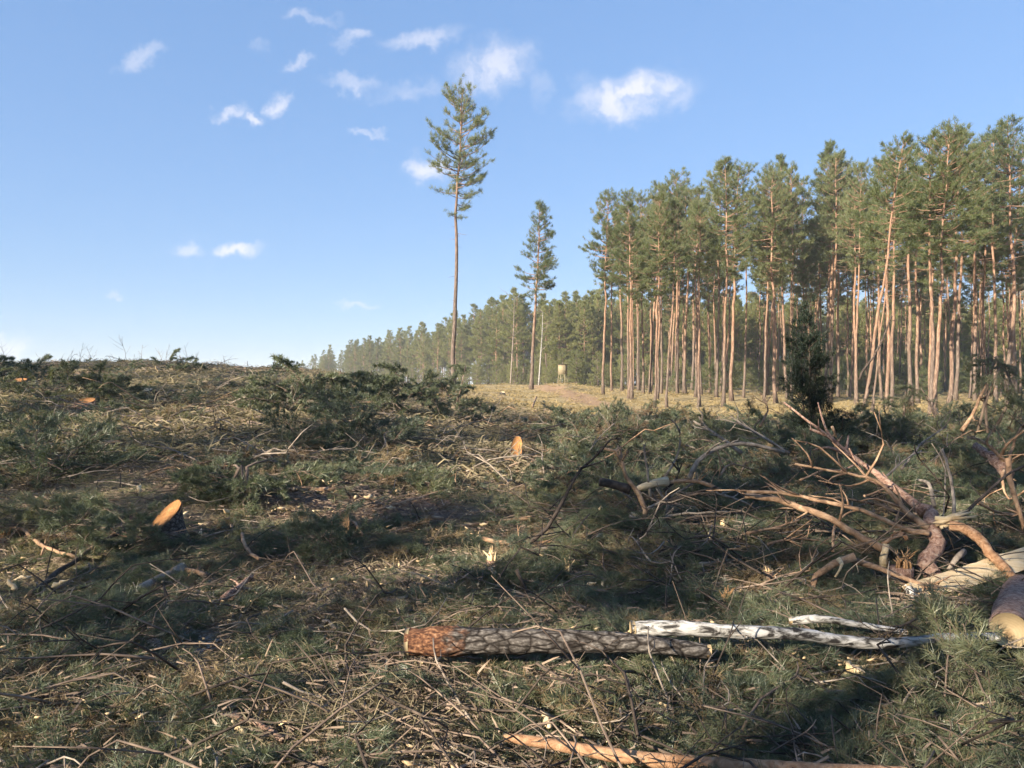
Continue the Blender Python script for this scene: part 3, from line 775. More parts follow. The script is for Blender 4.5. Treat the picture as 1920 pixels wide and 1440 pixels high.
def cloud_pts(n, y0, y1, seed, umax=.74):
    rg = np.random.default_rng(seed)
    y = np.exp(rg.uniform(math.log(y0), math.log(y1), n)); x = rg.uniform(-umax, umax, n) * y
    return x, y, rg

CLEAR = [(.55, 3.15, 1.1, .28), (3.0, 4.35, .6, .6), (-.1, 4.55, .75, .22), (3.4, 6.0, .6, .5), (-4.1, 8.7, .35, .55)]      # trampled or weighed down round the logs and stump
def clear_zone(x, y):
    """1 where sand, bark debris or a track keeps the ground bare"""
    c = np.zeros(len(x))
    for (cx, cy, rx, ry) in SANDS: c = np.maximum(c, .86 * sstep(1.5, .5, ((x - cx) / rx) ** 2 + ((y - cy) / ry) ** 2))
    for (cx, cy, rx, ry) in CLEAR: c = np.maximum(c, sstep(1.2, .8, ((x - cx) / rx) ** 2 + ((y - cy) / ry) ** 2))
    c = np.maximum(c, .85 * sstep(1.2, .5, ((x - _bk[0]) / 1.7) ** 2 + ((y - _bk[1]) / 1.2) ** 2))
    return c

def lay(name, label, cat, n, y0, y1, seed, variants, dens, lift, tilt, smin, smax, floor=.0, realize=False, loose=0.0):
    x, y, rg = cloud_pts(n, y0, y1, seed)
    keep = rg.random(n) < dens(x, y); x, y = x[keep], y[keep]; m = len(x)
    z = ground(x, y) + floor + lift(x, y) * rg.random(m)
    tl = tilt + loose * np.maximum(pile(x, y) - .1, 0)
    rot = np.stack([rg.normal(size=m) * tl, rg.normal(size=m) * tl, rg.uniform(0, 6.283, m)], -1)
    return scatter(name, label, cat, np.stack([x, y, z], -1), rot, rg.uniform(smin, smax, m), variants, realize=realize)

cz = lambda x, y: 1 - clear_zone(x, y)
edge_ok = lambda x, y: sstep(60, 48, y) * (1 - sstep(34, 42, y) * sstep(-.05, .02, x / y))
lay('pine_brash', 'carpet of cut green pine boughs over the near clearing', 'brash', 6800, 2.6, 13, 51, NEAR_B, lambda x, y: green(x, y) * cz(x, y), pile, .12, .5, 1.15, .0, loose=1.2)
lay('pine_brash', 'carpet of cut green pine boughs across the middle of the clearing', 'brash', 3400, 11, 30, 52, MID_B, lambda x, y: green(x, y) * cz(x, y), pile, .16, .55, 1.1, .0, loose=.9)
lay('pine_brash', 'cut pine boughs strewn over the far slope of the clearing', 'brash', 2800, 26, 60, 53, FAR_B, lambda x, y: green(x, y) * edge_ok(x, y), lambda x, y: .04 + 0 * x, .10, .35, .8, -.02)

def grass_mesh(seed, n=34, h=.12, w=.0042, flat=.5, spread=.12, mat='straw', drop=.25):
    rg = np.random.default_rng(seed)
    b = np.zeros((n, 3)); b[:, :2] = rg.normal(size=(n, 2)) * spread
    d = rg.normal(size=(n, 3)); d[:, 2] = np.abs(d[:, 2]) * (1 - flat) + .12 * (1 - flat) + .03; d = unit(d)
    L = h * rg.uniform(.5, 1.3, n)[:, None]; s = unit(np.cross(d, rg.normal(size=(n, 3)))) * w * .5
    m_ = b + d * L * .55; e = b + d * L + np.array([0, 0, -1]) * L * drop
    V = np.stack([b - s, b + s, m_ + s * .8, m_ - s * .8, e], 1).reshape(-1, 3)
    i = np.arange(n)[:, None] * 5
    return MB().add(V, i + np.array([[0, 1, 2, 3]])).add(V, i + np.array([[3, 2, 4]])).mesh('grass', M[mat])
GRASS = [grass_mesh(500 + k) for k in range(5)]
LITTER = [grass_mesh(520 + k, 42, .075, .008, .95, .16, 'litter', .04) for k in range(4)]
GRASS_F = [grass_mesh(540 + k, 30, .42, .035, .55, .35, 'moss') for k in range(4)]
STRAW_F = [grass_mesh(560 + k, 30, .40, .028, .8, .38, 'straw') for k in range(4)]
lay('dry_grass', 'flattened pale dry grass between the boughs', 'grass', 6500, 2.6, 15, 61, GRASS, lambda x, y: (1.05 - .7 * green(x, y)) * cz(x, y) * np.interp(y, [3, 5, 8], [.5, .7, 1]), lambda x, y: .03 + 0 * x, .15, .7, 1.5, .01, True)
lay('bark_litter', 'brown bark flakes and dead needles littering the ground', 'litter', 7500, 2.6, 15, 62, LITTER, lambda x, y: np.clip(.25 + .5 * sstep(.5, .65, vnoise(x / 1.1, y / .9, 44)) + .65 * clear_zone(x, y) * (y > 6), 0, 1), lambda x, y: .04 + 0 * x, .12, .7, 1.5, .02, True)
LITTER_F = [grass_mesh(580 + k, 40, .24, .024, .95, .36, 'litter', .04) for k in range(4)]
lay('bark_litter', 'brown litter and dead needles over the far slope', 'litter', 3500, 13, 58, 66, LITTER_F, lambda x, y: .6 * edge_ok(x, y) * (1 - .8 * sstep(.02, .1, x / y)), lambda x, y: .03 + 0 * x, .12, .6, 1.2, .0, True)
lay('dry_grass', 'dry bleached grass on the far slope of the clearing', 'grass', 7500, 13, 60, 63, STRAW_F, lambda x, y: (1.0 - .7 * green(x, y)) * edge_ok(x, y), lambda x, y: .03 + 0 * x, .12, .6, 1.2, .0, True)
lay('mossy_grass', 'golden mossy grass on the forest floor and track bank', 'grass', 5000, 36, 120, 64, GRASS_F, lambda x, y: sstep(-.14, -.02, x / y) * (1 - .9 * (np.abs(x - np.interp(y, [30, 44, 55, 70, 90, 140], [pu(1300), pu(1215), pu(1110), pu(1035), pu(1008), pu(1000)]) * y) < 1.1)), lambda x, y: 0 * x, .1, .5, 1.1, .0, True)

def twig_mesh(seed, L=.6, r=.006, n=1, mat='twig'):
    rg = np.random.default_rng(seed); mb = MB()
    for _ in range(n):
        o = rg.normal(size=3) * [.15, .15, .02]; az = rg.uniform(0, 6.28); d = np.array([np.cos(az), np.sin(az), rg.normal() * .12])
        l = L * rg.uniform(.6, 1.2)
        c = smooth_path([o, o + d * l * .4 + rg.normal(size=3) * .06 * l, o + d * l * .75 + rg.normal(size=3) * .08 * l, o + d * l + rg.normal(size=3) * .1 * l], 7)
        add_tube(mb, c, np.linspace(r, r * .4, 7), 4)
        for k in range(int(rg.integers(1, 4))):
            q = c[int(rg.integers(2, 6))]; e = q + (d * .6 + rg.normal(size=3) * [.6, .6, .35]) * l * .3
            add_tube(mb, [q, (q + e) / 2 + rg.normal(size=3) * .02 * l, e], [r * .55, r * .45, r * .2], 3)
    return mb.mesh('twig', M[mat])
TWIGS = [twig_mesh(600 + k, .65, .0055, 1, ['twig', 'branch_dark', 'twig', 'branch_dark', 'branch_grey'][k % 5]) for k in range(10)]
TWIGS_F = [twig_mesh(620 + k, 1.5, .018, 1, ['branch_grey', 'branch_tan', 'branch_grey', 'branch_dark'][k % 4]) for k in range(8)]
lay('twig_litter', 'thin bare twigs tangled all through the near brash', 'twigs', 1300, 2.6, 13, 71, TWIGS, lambda x, y: .55 + .45 * sstep(0, .1, x / y), lambda x, y: pile(x, y) + .06, .25, .5, 1.7, .03, True)
lay('twig_litter', 'bare thin branches snarled over the high green brash', 'twigs', 1100, 6.2, 17, 75, TWIGS, lambda x, y: sstep(.06, .16, x / y) * sstep(.35, .6, vnoise(x / 1.1, y / 1.1, 45)), lambda x, y: pile(x, y) + .04, .32, 1.0, 2.3, .05, True)
lay('twig_litter', 'bleached sticks strewn across the far clearing', 'twigs', 1500, 12, 55, 72, TWIGS_F, lambda x, y: .75 * edge_ok(x, y), lambda x, y: pile(x, y), .2, .4, 1.1, .06, True)

def chip_mesh(seed, n=9, s=.03, spread=.14):
    rg = np.random.default_rng(seed); mb = MB()
    for _ in range(n):
        o = rg.normal(size=3) * [spread, spread, .012] + [0, 0, .015]
        a, b_ = s * rg.uniform(.6, 1.8), s * rg.uniform(.25, .7)
        t_ = rg.normal(size=3) * [1, 1, .3]; t_ = unit(t_); w_ = unit(np.cross(t_, [0, 0, 1]) + rg.normal(size=3) * .25); n_ = np.cross(t_, w_) * .004
        c = np.array([o - t_ * a - w_ * b_ * .3, o - t_ * a * .3 + w_ * b_, o + t_ * a, o + t_ * a * .2 - w_ * b_])
        mb.add(np.vstack([c + n_, c - n_]), [[0, 1, 2, 3], [7, 6, 5, 4], [0, 4, 5, 1], [1, 5, 6, 2], [2, 6, 7, 3], [3, 7, 4, 0]])
    return mb.mesh('chips', M['chip'])
CHIPS = [chip_mesh(640 + k, 7, .022) for k in range(5)]
lay('wood_chips', 'pale fresh wood chips sprinkled over the clearing floor', 'wood chips', 1500, 2.6, 16, 73, CHIPS, lambda x, y: .02 + .35 * sstep(.62, .74, vnoise(x / .7, y / .7, 46)) + .5 * clear_zone(x, y) * (y > 6), lambda x, y: .05 + 0 * x, .1, .5, 1.2, .06, True)

# ------------------------------------------------------------------ single things lying in the clearing
def top_hit(px, py, extra=.03, frac=.75):
    """where a pixel's ray meets the top of the brash"""
    u, v = pu(px), (CY - py) / FPX
    d = np.concatenate([np.arange(2.0, 20, .02), np.arange(20, 200, .1)])
    s = ground(u * d, d) + frac * pile(u * d, d) + extra
    k = int(np.argmax(CAMZ + v * d < s)); return np.array([u * d[k], d[k], CAMZ + v * d[k]])

def pts(L_, extra=.03):
    return np.array([at(*p) if len(p) == 3 else top_hit(p[0], p[1], extra) for p in L_])

def stick(mb, W, r0, r1, n=14, sides=7, mi=0, rough=.12, seed=0, knots=True, wob=.18):
    rg = np.random.default_rng(seed)
    c = smooth_path(W, n); c[1:-1] += rg.normal(size=(n - 2, 3)) * min(r0, r1 * 2) * wob
    tt_ = np.linspace(0, 1, n); rr = (r1 + (r0 - r1) * (1 - tt_) ** (1.5 if r0 > r1 else 1)) * (1 + .05 * rg.normal(size=n))
    add_tube(mb, c, np.maximum(rr, .0012), sides, mi, True, rough, seed)
    return c

def sidetwigs(mb, c, n, r, L, seed, mi=0, up=.3):
    rg = np.random.default_rng(seed)
    for k in range(n):
        i = int(rg.integers(min(2, len(c) - 2), len(c) - 1)); q = c[i]; d = unit(c[i] - c[i - 1])
        l = L * rg.uniform(.35, 1.1); e = q + unit(d * .7 + rg.normal(size=3) * [.7, .7, .5] + [0, 0, up]) * l
        m_ = (q + e) / 2 + rg.normal(size=3) * .10 * l
        p = smooth_path([q, m_, e], 5); add_tube(mb, p, np.linspace(r, r * .3, 5), 4, mi, True)
        if rg.random() < .6:
            e2 = p[3] + unit(e - q + rg.normal(size=3) * l * .8) * l * .35
            add_tube(mb, [p[3], e2], [r * .5, r * .2], 3, mi)

seedc = [1000]
def branch(label, P, w0, w1, mat, twigs=0, tl=.3, group=None, extra=.03, name='fallen_branch', cat='branch', up=.3):
    """a fallen branch through pixel points; w0, w1 are its widths in pixels of the photograph"""
    seedc[0] += 1
    W = pts(P, extra); o = W[0].copy(); d0, d1 = W[0][1], W[-1][1]
    mb = MB()
    c = stick(mb, W - o, w0 / FPX * d0 / 2, w1 / FPX * d1 / 2, int(np.clip(np.linalg.norm(W[-1] - W[0]) / (2.2 * max(w0, w1) / FPX * d0), 4, 5 * len(P))), 8, rough=.06, seed=seedc[0])
    if twigs: sidetwigs(mb, c, twigs, max(.25 * w0 / FPX * d0, .0025), tl, seedc[0], up=up)
    ob = link(name, mb.mesh(name, M[mat], True), None, o)
    return tag(ob, label, cat, group)

# --- left half
branch('long dark branch slanting up in front of the orange-topped stump', [(58, 1114), (100, 1080), (150, 1045), (205, 1008), (240, 992), (277, 978)], 13, 6, 'branch_dark', 3, .2, extra=.08)
branch('pale forked branch beside the splintered stump end', [(0, 990), (45, 994), (62, 1010), (95, 1030), (142, 1044)], 8, 7, 'branch_tan', 3, .25, extra=.1)
branch('thin pale stick rising from the forked branch by the splintered stump', [(78, 1040), (88, 1010), (102, 975)], 4, 3, 'branch_tan', extra=.1)
branch('thick grey branch with torn pointed end lying in the grass', [(200, 1136), (240, 1118), (285, 1092), (318, 1078), (342, 1066)], 12, 21, 'branch_grey', 2, .2, extra=.07)
branch('low brown branch lying in line with the thick grey one', [(48, 1166), (90, 1156), (140, 1145), (205, 1137)], 8, 11, 'branch_grey', 2, .2)
branch('brown stub jutting from the torn end of the grey branch', [(346, 1068), (362, 1072), (384, 1079)], 11, 9, 'branch_tan', extra=.07)
branch('thin tan wand lying behind the grey torn branch', [(312, 1087), (370, 1090), (420, 1082), (455, 1072)], 5, 3, 'branch_tan', 2, .2)
branch('short thick brown branch with a sawn end in green boughs', [(418, 1124), (436, 1112), (460, 1090), (478, 1078)], 16, 9, 'bark_pink', 3, .3, extra=.09)
branch('straight pale pole lying alone near the grey sand patch', [(-10, 1248), (60, 1258), (130, 1266), (234, 1272)], 8, 11, 'branch_grey', 1, .15)
branch('bent pinkish branch with white stub on the green boughs', [(418, 1336), (455, 1347), (490, 1360), (530, 1388)], 8, 12, 'bark_pink', 1, .12, extra=.06)
branch('white peeled stub hanging under the bent pinkish branch', [(436, 1352), (447, 1364), (458, 1376)], 6, 8, 'raw', extra=.06)
branch('tan stick lying along the bottom by the dark litter', [(178, 1436), (225, 1434), (290, 1430)], 9, 8, 'branch_tan', 2, .12)
branch('brown stick with broken end right of the grey sand patch', [(348, 1274), (372, 1262), (402, 1249)], 8, 6, 'branch_tan')
branch('curved tan stick standing in the sawdust by the orange-topped stump', [(454, 1000), (458, 1020), (470, 1037), (486, 1048)], 6, 7, 'branch_tan', extra=.12)
branch('pale curved root-like stick beside the brown-faced stump', [(650, 974), (664, 980), (674, 993), (679, 1003)], 7, 6, 'branch_tan', extra=.1)
branch('straight tan pole lying behind the bark debris', [(482, 922), (560, 916), (620, 918), (690, 916)], 6, 10, 'branch_tan', 2, .3)
branch('long thin forked branch lying across the bark debris', [(700, 958), (790, 932), (860, 914), (930, 902), (978, 880)], 7, 3, 'branch_tan', 5, .5)
branch('brown branch lying parallel below the long forked one', [(700, 950), (760, 928), (840, 910), (905, 868)], 5, 2, 'branch_tan', 4, .4)
branch('tan stick on the bark debris near the brown-faced stump', [(752, 966), (790, 968), (832, 972)], 9, 6, 'branch_tan', 1, .2)
branch('tan branch lying level in the straw right of the bark debris', [(835, 990), (880, 984), (950, 976), (1018, 968)], 5, 8, 'branch_tan', 2, .3)
branch('short dead stub sitting on the green boughs', [(606, 1166), (618, 1166), (628, 1180)], 11, 9, 'branch_grey')
branch('tan broken stick lying above the dark log', [(712, 1162), (740, 1159), (780, 1160)], 9, 6, 'branch_tan', 1, .1)
branch('grey stick slanting through the straw above the dark log', [(655, 1148), (700, 1132), (765, 1120)], 5, 6, 'branch_grey')
branch('long tan stick on the mid slope below the brush heap', [(712, 795), (745, 800), (800, 797), (830, 806)], 3.5, 3, 'branch_tan', 2, .7)
branch('crooked pale stick right of the small lit bough', [(452, 790), (490, 786), (560, 778)], 4, 3, 'branch_tan', 2, .5)
branch('brown branch end sticking out of the dark boughs', [(755, 878), (785, 882), (812, 888)], 8, 5, 'branch_tan', 1, .3)
branch('tan stick slanting down the slope under the brush heap', [(620, 800), (650, 806), (680, 822)], 3.5, 2.5, 'branch_tan', 2, .5)
branch('dark fallen limb lying on the slope right of the brush heap', [(790, 790), (815, 800), (848, 812)], 4, 3, 'branch_dark', 3, .5)
branch('pair of dark sticks left of the pointed tan stump', [(820, 838), (850, 828), (868, 824)], 4, 3, 'branch_dark', 2, .4)
branch('grey stick leaning in the boughs behind the small lit bough', [(505, 895), (550, 880), (625, 861)], 5, 3, 'branch_grey', 3, .4)
branch('tan branch lying over the far dark boughs of the slope', [(65, 715), (100, 722), (160, 735), (200, 750), (242, 762)], 3, 3, 'branch_grey', 1, .5)
branch('pale straight stick in the sunlit grass by the solitary pines', [(998, 764), (1001, 756), (1006, 744)], 3.2, 3.2, 'branch_tan', extra=.3)

# --- the heap in the middle
branch('dark arching branch springing up from the grey log', [(976, 1032, 8.0), (1030, 985, 8.1), (1062, 925, 8.2), (1085, 885, 8.25), (1118, 855, 8.3), (1132, 838, 8.3)], 9, 4, 'branch_dark', 5, .25)
branch('pale hooked branch top with short pegs, caught by the light', [(1200, 1008, 8.4), (1212, 965, 8.45), (1204, 932, 8.45), (1180, 908, 8.5), (1170, 880, 8.5), (1163, 856, 8.5), (1150, 845, 8.5), (1132, 841, 8.5)], 11, 5, 'branch_tan', 6, .16)
branch('stubby dark limb with a pale broken end behind the hooked branch', [(1124, 903, 8.55), (1150, 909, 8.55), (1182, 918, 8.5)], 16, 18, 'branch_dark')
branch('torn piece of raw yellow wood on top of the heap', [(1188, 920, 8.5), (1215, 910, 8.5), (1252, 902, 8.55)], 9, 17, 'raw')
branch('tan arched branch running from the torn raw wood', [(1250, 905, 8.55), (1290, 900, 8.6), (1325, 908, 8.6), (1352, 921, 8.7)], 6, 9, 'branch_tan', 4, .3)
branch('grey branch arching high over the brash', [(1292, 898, 8.6), (1306, 868, 8.65), (1335, 846, 8.7), (1375, 833, 8.8), (1420, 836, 8.9), (1470, 848, 9.0)], 9, 7, 'branch_grey', 3, .35)
branch('thin grey curved twig standing above the arched branch', [(1246, 895, 8.8), (1268, 860, 8.9), (1275, 825, 8.9), (1270, 800, 8.9), (1258, 787, 8.9)], 5, 2.5, 'branch_grey', 2, .15)
branch('upright grey stick in the middle heap', [(1219, 930, 8.5), (1213, 880, 8.5), (1207, 833, 8.5)], 6, 3.5, 'branch_grey', 2, .1)
branch('long grey log-like branch lying in front of the heap', [(972, 1038, 7.9), (1050, 1030, 8.0), (1130, 1026, 8.1), (1185, 1016, 8.2), (1240, 1013, 8.25), (1300, 1018, 8.3)], 15, 10, 'branch_grey', 4, .25)
branch('brown branch lying behind the long grey one', [(905, 1010, 8.4), (950, 1018, 8.3), (1010, 1018, 8.3), (1050, 1012, 8.3)], 9, 6, 'branch_tan', 2, .2)
branch('black snag leaning over the pale splinters', [(1011, 1162, 6.3), (995, 1125, 6.35), (982, 1095, 6.4), (968, 1068, 6.4)], 10, 7, 'branch_dark', 2, .15)
branch('grey stick leaning back from the black snag', [(1060, 1150, 6.4), (1035, 1128, 6.5), (1012, 1095, 6.6)], 10, 7, 'branch_grey', 1, .1)
branch('dark curved wand left of the black snag', [(812, 1165, 6.2), (778, 1140, 6.2), (764, 1110, 6.25), (768, 1080, 6.3)], 3.5, 2, 'branch_dark', 2, .15)
G_T = 'thin branches tangled in the middle heap'
for P in ([(1198, 1012, 8.3), (1230, 960, 8.4), (1262, 935, 8.4), (1345, 912, 8.5)], [(1212, 1008, 8.3), (1245, 972, 8.4), (1300, 962, 8.4), (1372, 960, 8.5)], [(1222, 1012, 8.2), (1262, 985, 8.3), (1310, 968, 8.3), (1392, 972, 8.4)],
          [(1240, 1010, 8.5), (1252, 950, 8.5), (1230, 915, 8.5)], [(1200, 960, 8.6), (1260, 930, 8.6), (1300, 905, 8.7)], [(1262, 940, 8.4), (1300, 928, 8.4), (1318, 925, 8.4), (1345, 930, 8.4)],
          [(1245, 920, 8.7), (1275, 890, 8.7), (1262, 870, 8.7)], [(1180, 968, 8.3), (1210, 978, 8.3), (1250, 992, 8.4)]):
    branch('thin bent branch tangled in the middle heap under the arched grey branch', P, 7, 3.5, 'branch_dark' if P[0][0] % 4 else 'branch_grey', 3, .25, G_T)

# --- broken pine top at the right, with its limbs
def px_stick(mb, P, w0, w1, o, seed, mi=0, n=16, sides=9, rough=.12, twigs=0, tl=.3):
    W = pts(P) - o
    c = stick(mb, W, w0 / FPX * P[0][2] / 2, w1 / FPX * P[-1][2] / 2, n, sides, mi, rough, seed)
    if twigs: sidetwigs(mb, c, twigs, max(.22 * w0 / FPX * P[0][2], .003), tl, seed, mi)
o = at(1752, 1085, 6.7)
top_e = tag(link('broken_pine_top', None, None, o), 'broken pine top with flaky pink bark and spreading bare limbs above the split log', 'pine top')
mb = MB(); px_stick(mb, [(1752, 1085, 6.7), (1740, 1055, 6.8), (1757, 1025, 6.95), (1752, 995, 7.1), (1744, 968, 7.3), (1728, 955, 7.5)], 36, 22, o, 1, n=14, sides=14, rough=.05)
link('stem', mb.mesh('stem', M['bark_pink'], True), top_e)
mb = MB()
rs = np.random.default_rng(3)
for k in range(9):
    a = at(1752 + rs.uniform(0, 14), 980 + rs.uniform(-14, 10), 7.05); b_ = at(1800 + rs.uniform(0, 42), 962 + rs.uniform(-8, 14), 7.0)
    add_tube(mb, np.array([a, (a + b_) / 2 + rs.normal(size=3) * .01, b_]) - o, [.022, .018, .003], 5)
link('torn_wood', mb.mesh('torn_wood', M['raw'], False), top_e)
LIMBS = [([(1735, 962, 7.4), (1690, 925, 7.7), (1645, 890, 8.0), (1598, 855, 8.3), (1540, 808, 8.7), (1470, 755, 9.2)], 22, 4, 'bark_pink', 9, .6),
         ([(1740, 990, 7.1), (1700, 960, 7.2), (1665, 920, 7.3), (1640, 900, 7.4), (1600, 890, 7.5), (1490, 870, 7.7)], 13, 4, 'branch_tan', 8, .6),
         ([(1742, 1000, 7.0), (1690, 990, 7.1), (1620, 958, 7.2), (1540, 940, 7.3), (1470, 925, 7.4), (1400, 922, 7.5)], 11, 6, 'branch_tan', 8, .5),
         ([(1660, 1032, 6.9), (1610, 1005, 7.0), (1560, 975, 7.1), (1500, 950, 7.3), (1450, 935, 7.5), (1398, 930, 7.7)], 15, 10, 'branch_tan', 7, .4),
         ([(1780, 985, 7.0), (1815, 995, 6.9), (1842, 1018, 6.8), (1870, 1050, 6.7), (1902, 1092, 6.6)], 18, 20, 'bark_orange', 3, .15),
         ([(1722, 900, 8.0), (1742, 908, 7.6), (1752, 950, 7.4)], 5, 8, 'branch_grey', 3, .2),
         ([(1790, 975, 7.2), (1786, 920, 7.4), (1778, 880, 7.5), (1766, 842, 7.6)], 7, 5, 'branch_grey', 2, .2),
         ([(1800, 970, 7.1), (1850, 925, 7.3), (1890, 890, 7.5), (1930, 870, 7.7)], 7, 4, 'branch_dark', 4, .3),
         ([(1735, 985, 7.2), (1690, 965, 7.5), (1640, 945, 7.8), (1560, 935, 8.1), (1480, 960, 8.3)], 9, 4, 'branch_dark', 8, .5),
         ([(1562, 1035, 6.9), (1563, 1000, 7.0), (1566, 985, 7.1), (1590, 962, 7.2), (1620, 955, 7.25)], 6, 3, 'branch_tan', 2, .2),
         ([(1700, 1012, 7.0), (1690, 1000, 7.0), (1655, 1020, 6.95)], 9, 7, 'bark_orange', 1, .1)]
for k, (P, w0, w1, mt, nt_, tl_) in enumerate(LIMBS):
    mb = MB(); px_stick(mb, P, w0, w1, o, 40 + k, n=3 * len(P), sides=9, rough=.05, twigs=nt_, tl=tl_)
    link('limb', mb.mesh('limb', M[mt], True), top_e)

branch('thick bent branch with a sawn pale end left of the broken pine top', [(1518, 1118, 6.4), (1522, 1090, 6.5), (1548, 1068, 6.55), (1575, 1053, 6.55), (1604, 1043, 6.5)], 10, 15, 'branch_tan', 2, .2)
branch('pale wood flake hanging from the bent branch', [(1572, 1048, 6.45), (1578, 1062, 6.4), (1566, 1082, 6.4)], 10, 4, 'raw')
branch('long tan branch lying under the broken pine top', [(1588, 1046, 6.6), (1640, 1062, 6.5), (1700, 1085, 6.4), (1780, 1118, 6.25)], 13, 8, 'branch_tan', 4, .25)
branch('grey bark branch leaning out from the split log', [(1778, 1068, 6.8), (1790, 1050, 6.8), (1808, 1034, 6.9)], 8, 12, 'branch_grey')
branch('tall pale splinter standing left of the torn stump', [(1658, 1062, 6.8), (1657, 1040, 6.8), (1661, 1020, 6.8)], 16, 12, 'raw')
branch('brown branch arching at the clearing edge on the far right', [(1890, 860, 8.4), (1896, 905, 8.3), (1908, 950, 8.2), (1925, 1005, 8.1)], 11, 8, 'branch_tan', 3, .2)
branch('bare pole leaning up against the forest backdrop', [(1803, 808, 13.5), (1828, 768, 13.5), (1848, 725, 13.6), (1869, 668, 13.7)], 8, 4, 'branch_tan', 4, .5)
branch('dark dead limb leaning across the slanted trunks', [(1611, 712, 33), (1618, 695, 33), (1640, 665, 33), (1658, 630, 33), (1672, 592, 33)], 5, 3.5, 'branch_dark', 2, .4)
o2 = at(1886, 880, 9.6)
tp2 = tag(link('broken_pine_top', None, None, o2), 'smaller broken pine top with radiating bare limbs in front of the forest', 'pine top')
mb = MB(); px_stick(mb, [(1890, 890, 9.5), (1872, 868, 9.7), (1850, 852, 9.9), (1828, 835, 10.1)], 24, 14, o2, 71); link('stem', mb.mesh('stem', M['bark_pink'], True), tp2)
for k, (P, w0, w1) in enumerate([([(1886, 872, 9.6), (1860, 840, 9.7), (1838, 825, 9.8), (1812, 820, 9.9)], 8, 3), ([(1888, 866, 9.6), (1852, 832, 9.5), (1866, 800, 9.5)], 6, 3), ([(1890, 868, 9.6), (1905, 820, 9.6), (1930, 780, 9.6)], 7, 3),
                                ([(1875, 858, 9.6), (1892, 830, 9.4), (1930, 800, 9.3)], 7, 3), ([(1886, 876, 9.6), (1910, 855, 9.4), (1940, 848, 9.2)], 6, 3), ([(1882, 880, 9.5), (1880, 900, 9.3), (1892, 935, 9.2), (1930, 915, 9.1)], 6, 3)]):
    mb = MB(); px_stick(mb, P, w0, w1, o2, 80 + k, twigs=3, tl=.35); link('limb', mb.mesh('limb', M['branch_tan'], True), tp2)

# --- limbs reaching out of the right-hand brash
G_R = 'bare limbs reaching out of the green brash'
for P, w in [([(1390, 850), (1340, 812), (1300, 790)], 7), ([(1480, 850), (1430, 820), (1380, 790)], 5), ([(1450, 830), (1400, 800), (1370, 780)], 4), ([(1425, 800), (1440, 770), (1432, 750)], 4), ([(1690, 880), (1730, 830), (1775, 800)], 4),
             ([(1660, 895), (1700, 860), (1728, 845)], 4), ([(1330, 920), (1400, 945), (1460, 990)], 5), ([(1400, 1000), (1470, 985), (1530, 960)], 5), ([(1440, 1020), (1500, 1010), (1560, 1020)], 5), ([(1300, 1060), (1380, 1050), (1440, 1052)], 6),
             ([(1345, 1095), (1420, 1075), (1500, 1078)], 6), ([(1280, 1105), (1370, 1100), (1460, 1098)], 6), ([(1520, 1130), (1570, 1110), (1650, 1100)], 5), ([(1400, 1125), (1450, 1085), (1545, 1065)], 5), ([(1240, 1140), (1330, 1125), (1420, 1135)], 5),
             ([(1620, 930), (1680, 915), (1760, 930)], 4), ([(1830, 940), (1870, 960), (1925, 965)], 5), ([(1350, 890), (1370, 870), (1410, 880)], 4), ([(1500, 900), (1560, 880), (1640, 900)], 4), ([(1560, 800), (1580, 840), (1620, 870)], 4)]:
    d0 = float(np.interp(P[0][1], [740, 800, 850, 950, 1140], [15, 13, 10.5, 8, 6.1]))
    branch('bare brown limb reaching out of the green brash right of the middle heap', [(a, b_, d0 + .25 * i) for i, (a, b_) in enumerate(P)], w * 1.2, w * .6, ['branch_tan', 'branch_grey', 'branch_tan'][len(P[0]) % 3 if False else int(P[0][0]) % 3], 5, .4, G_R)

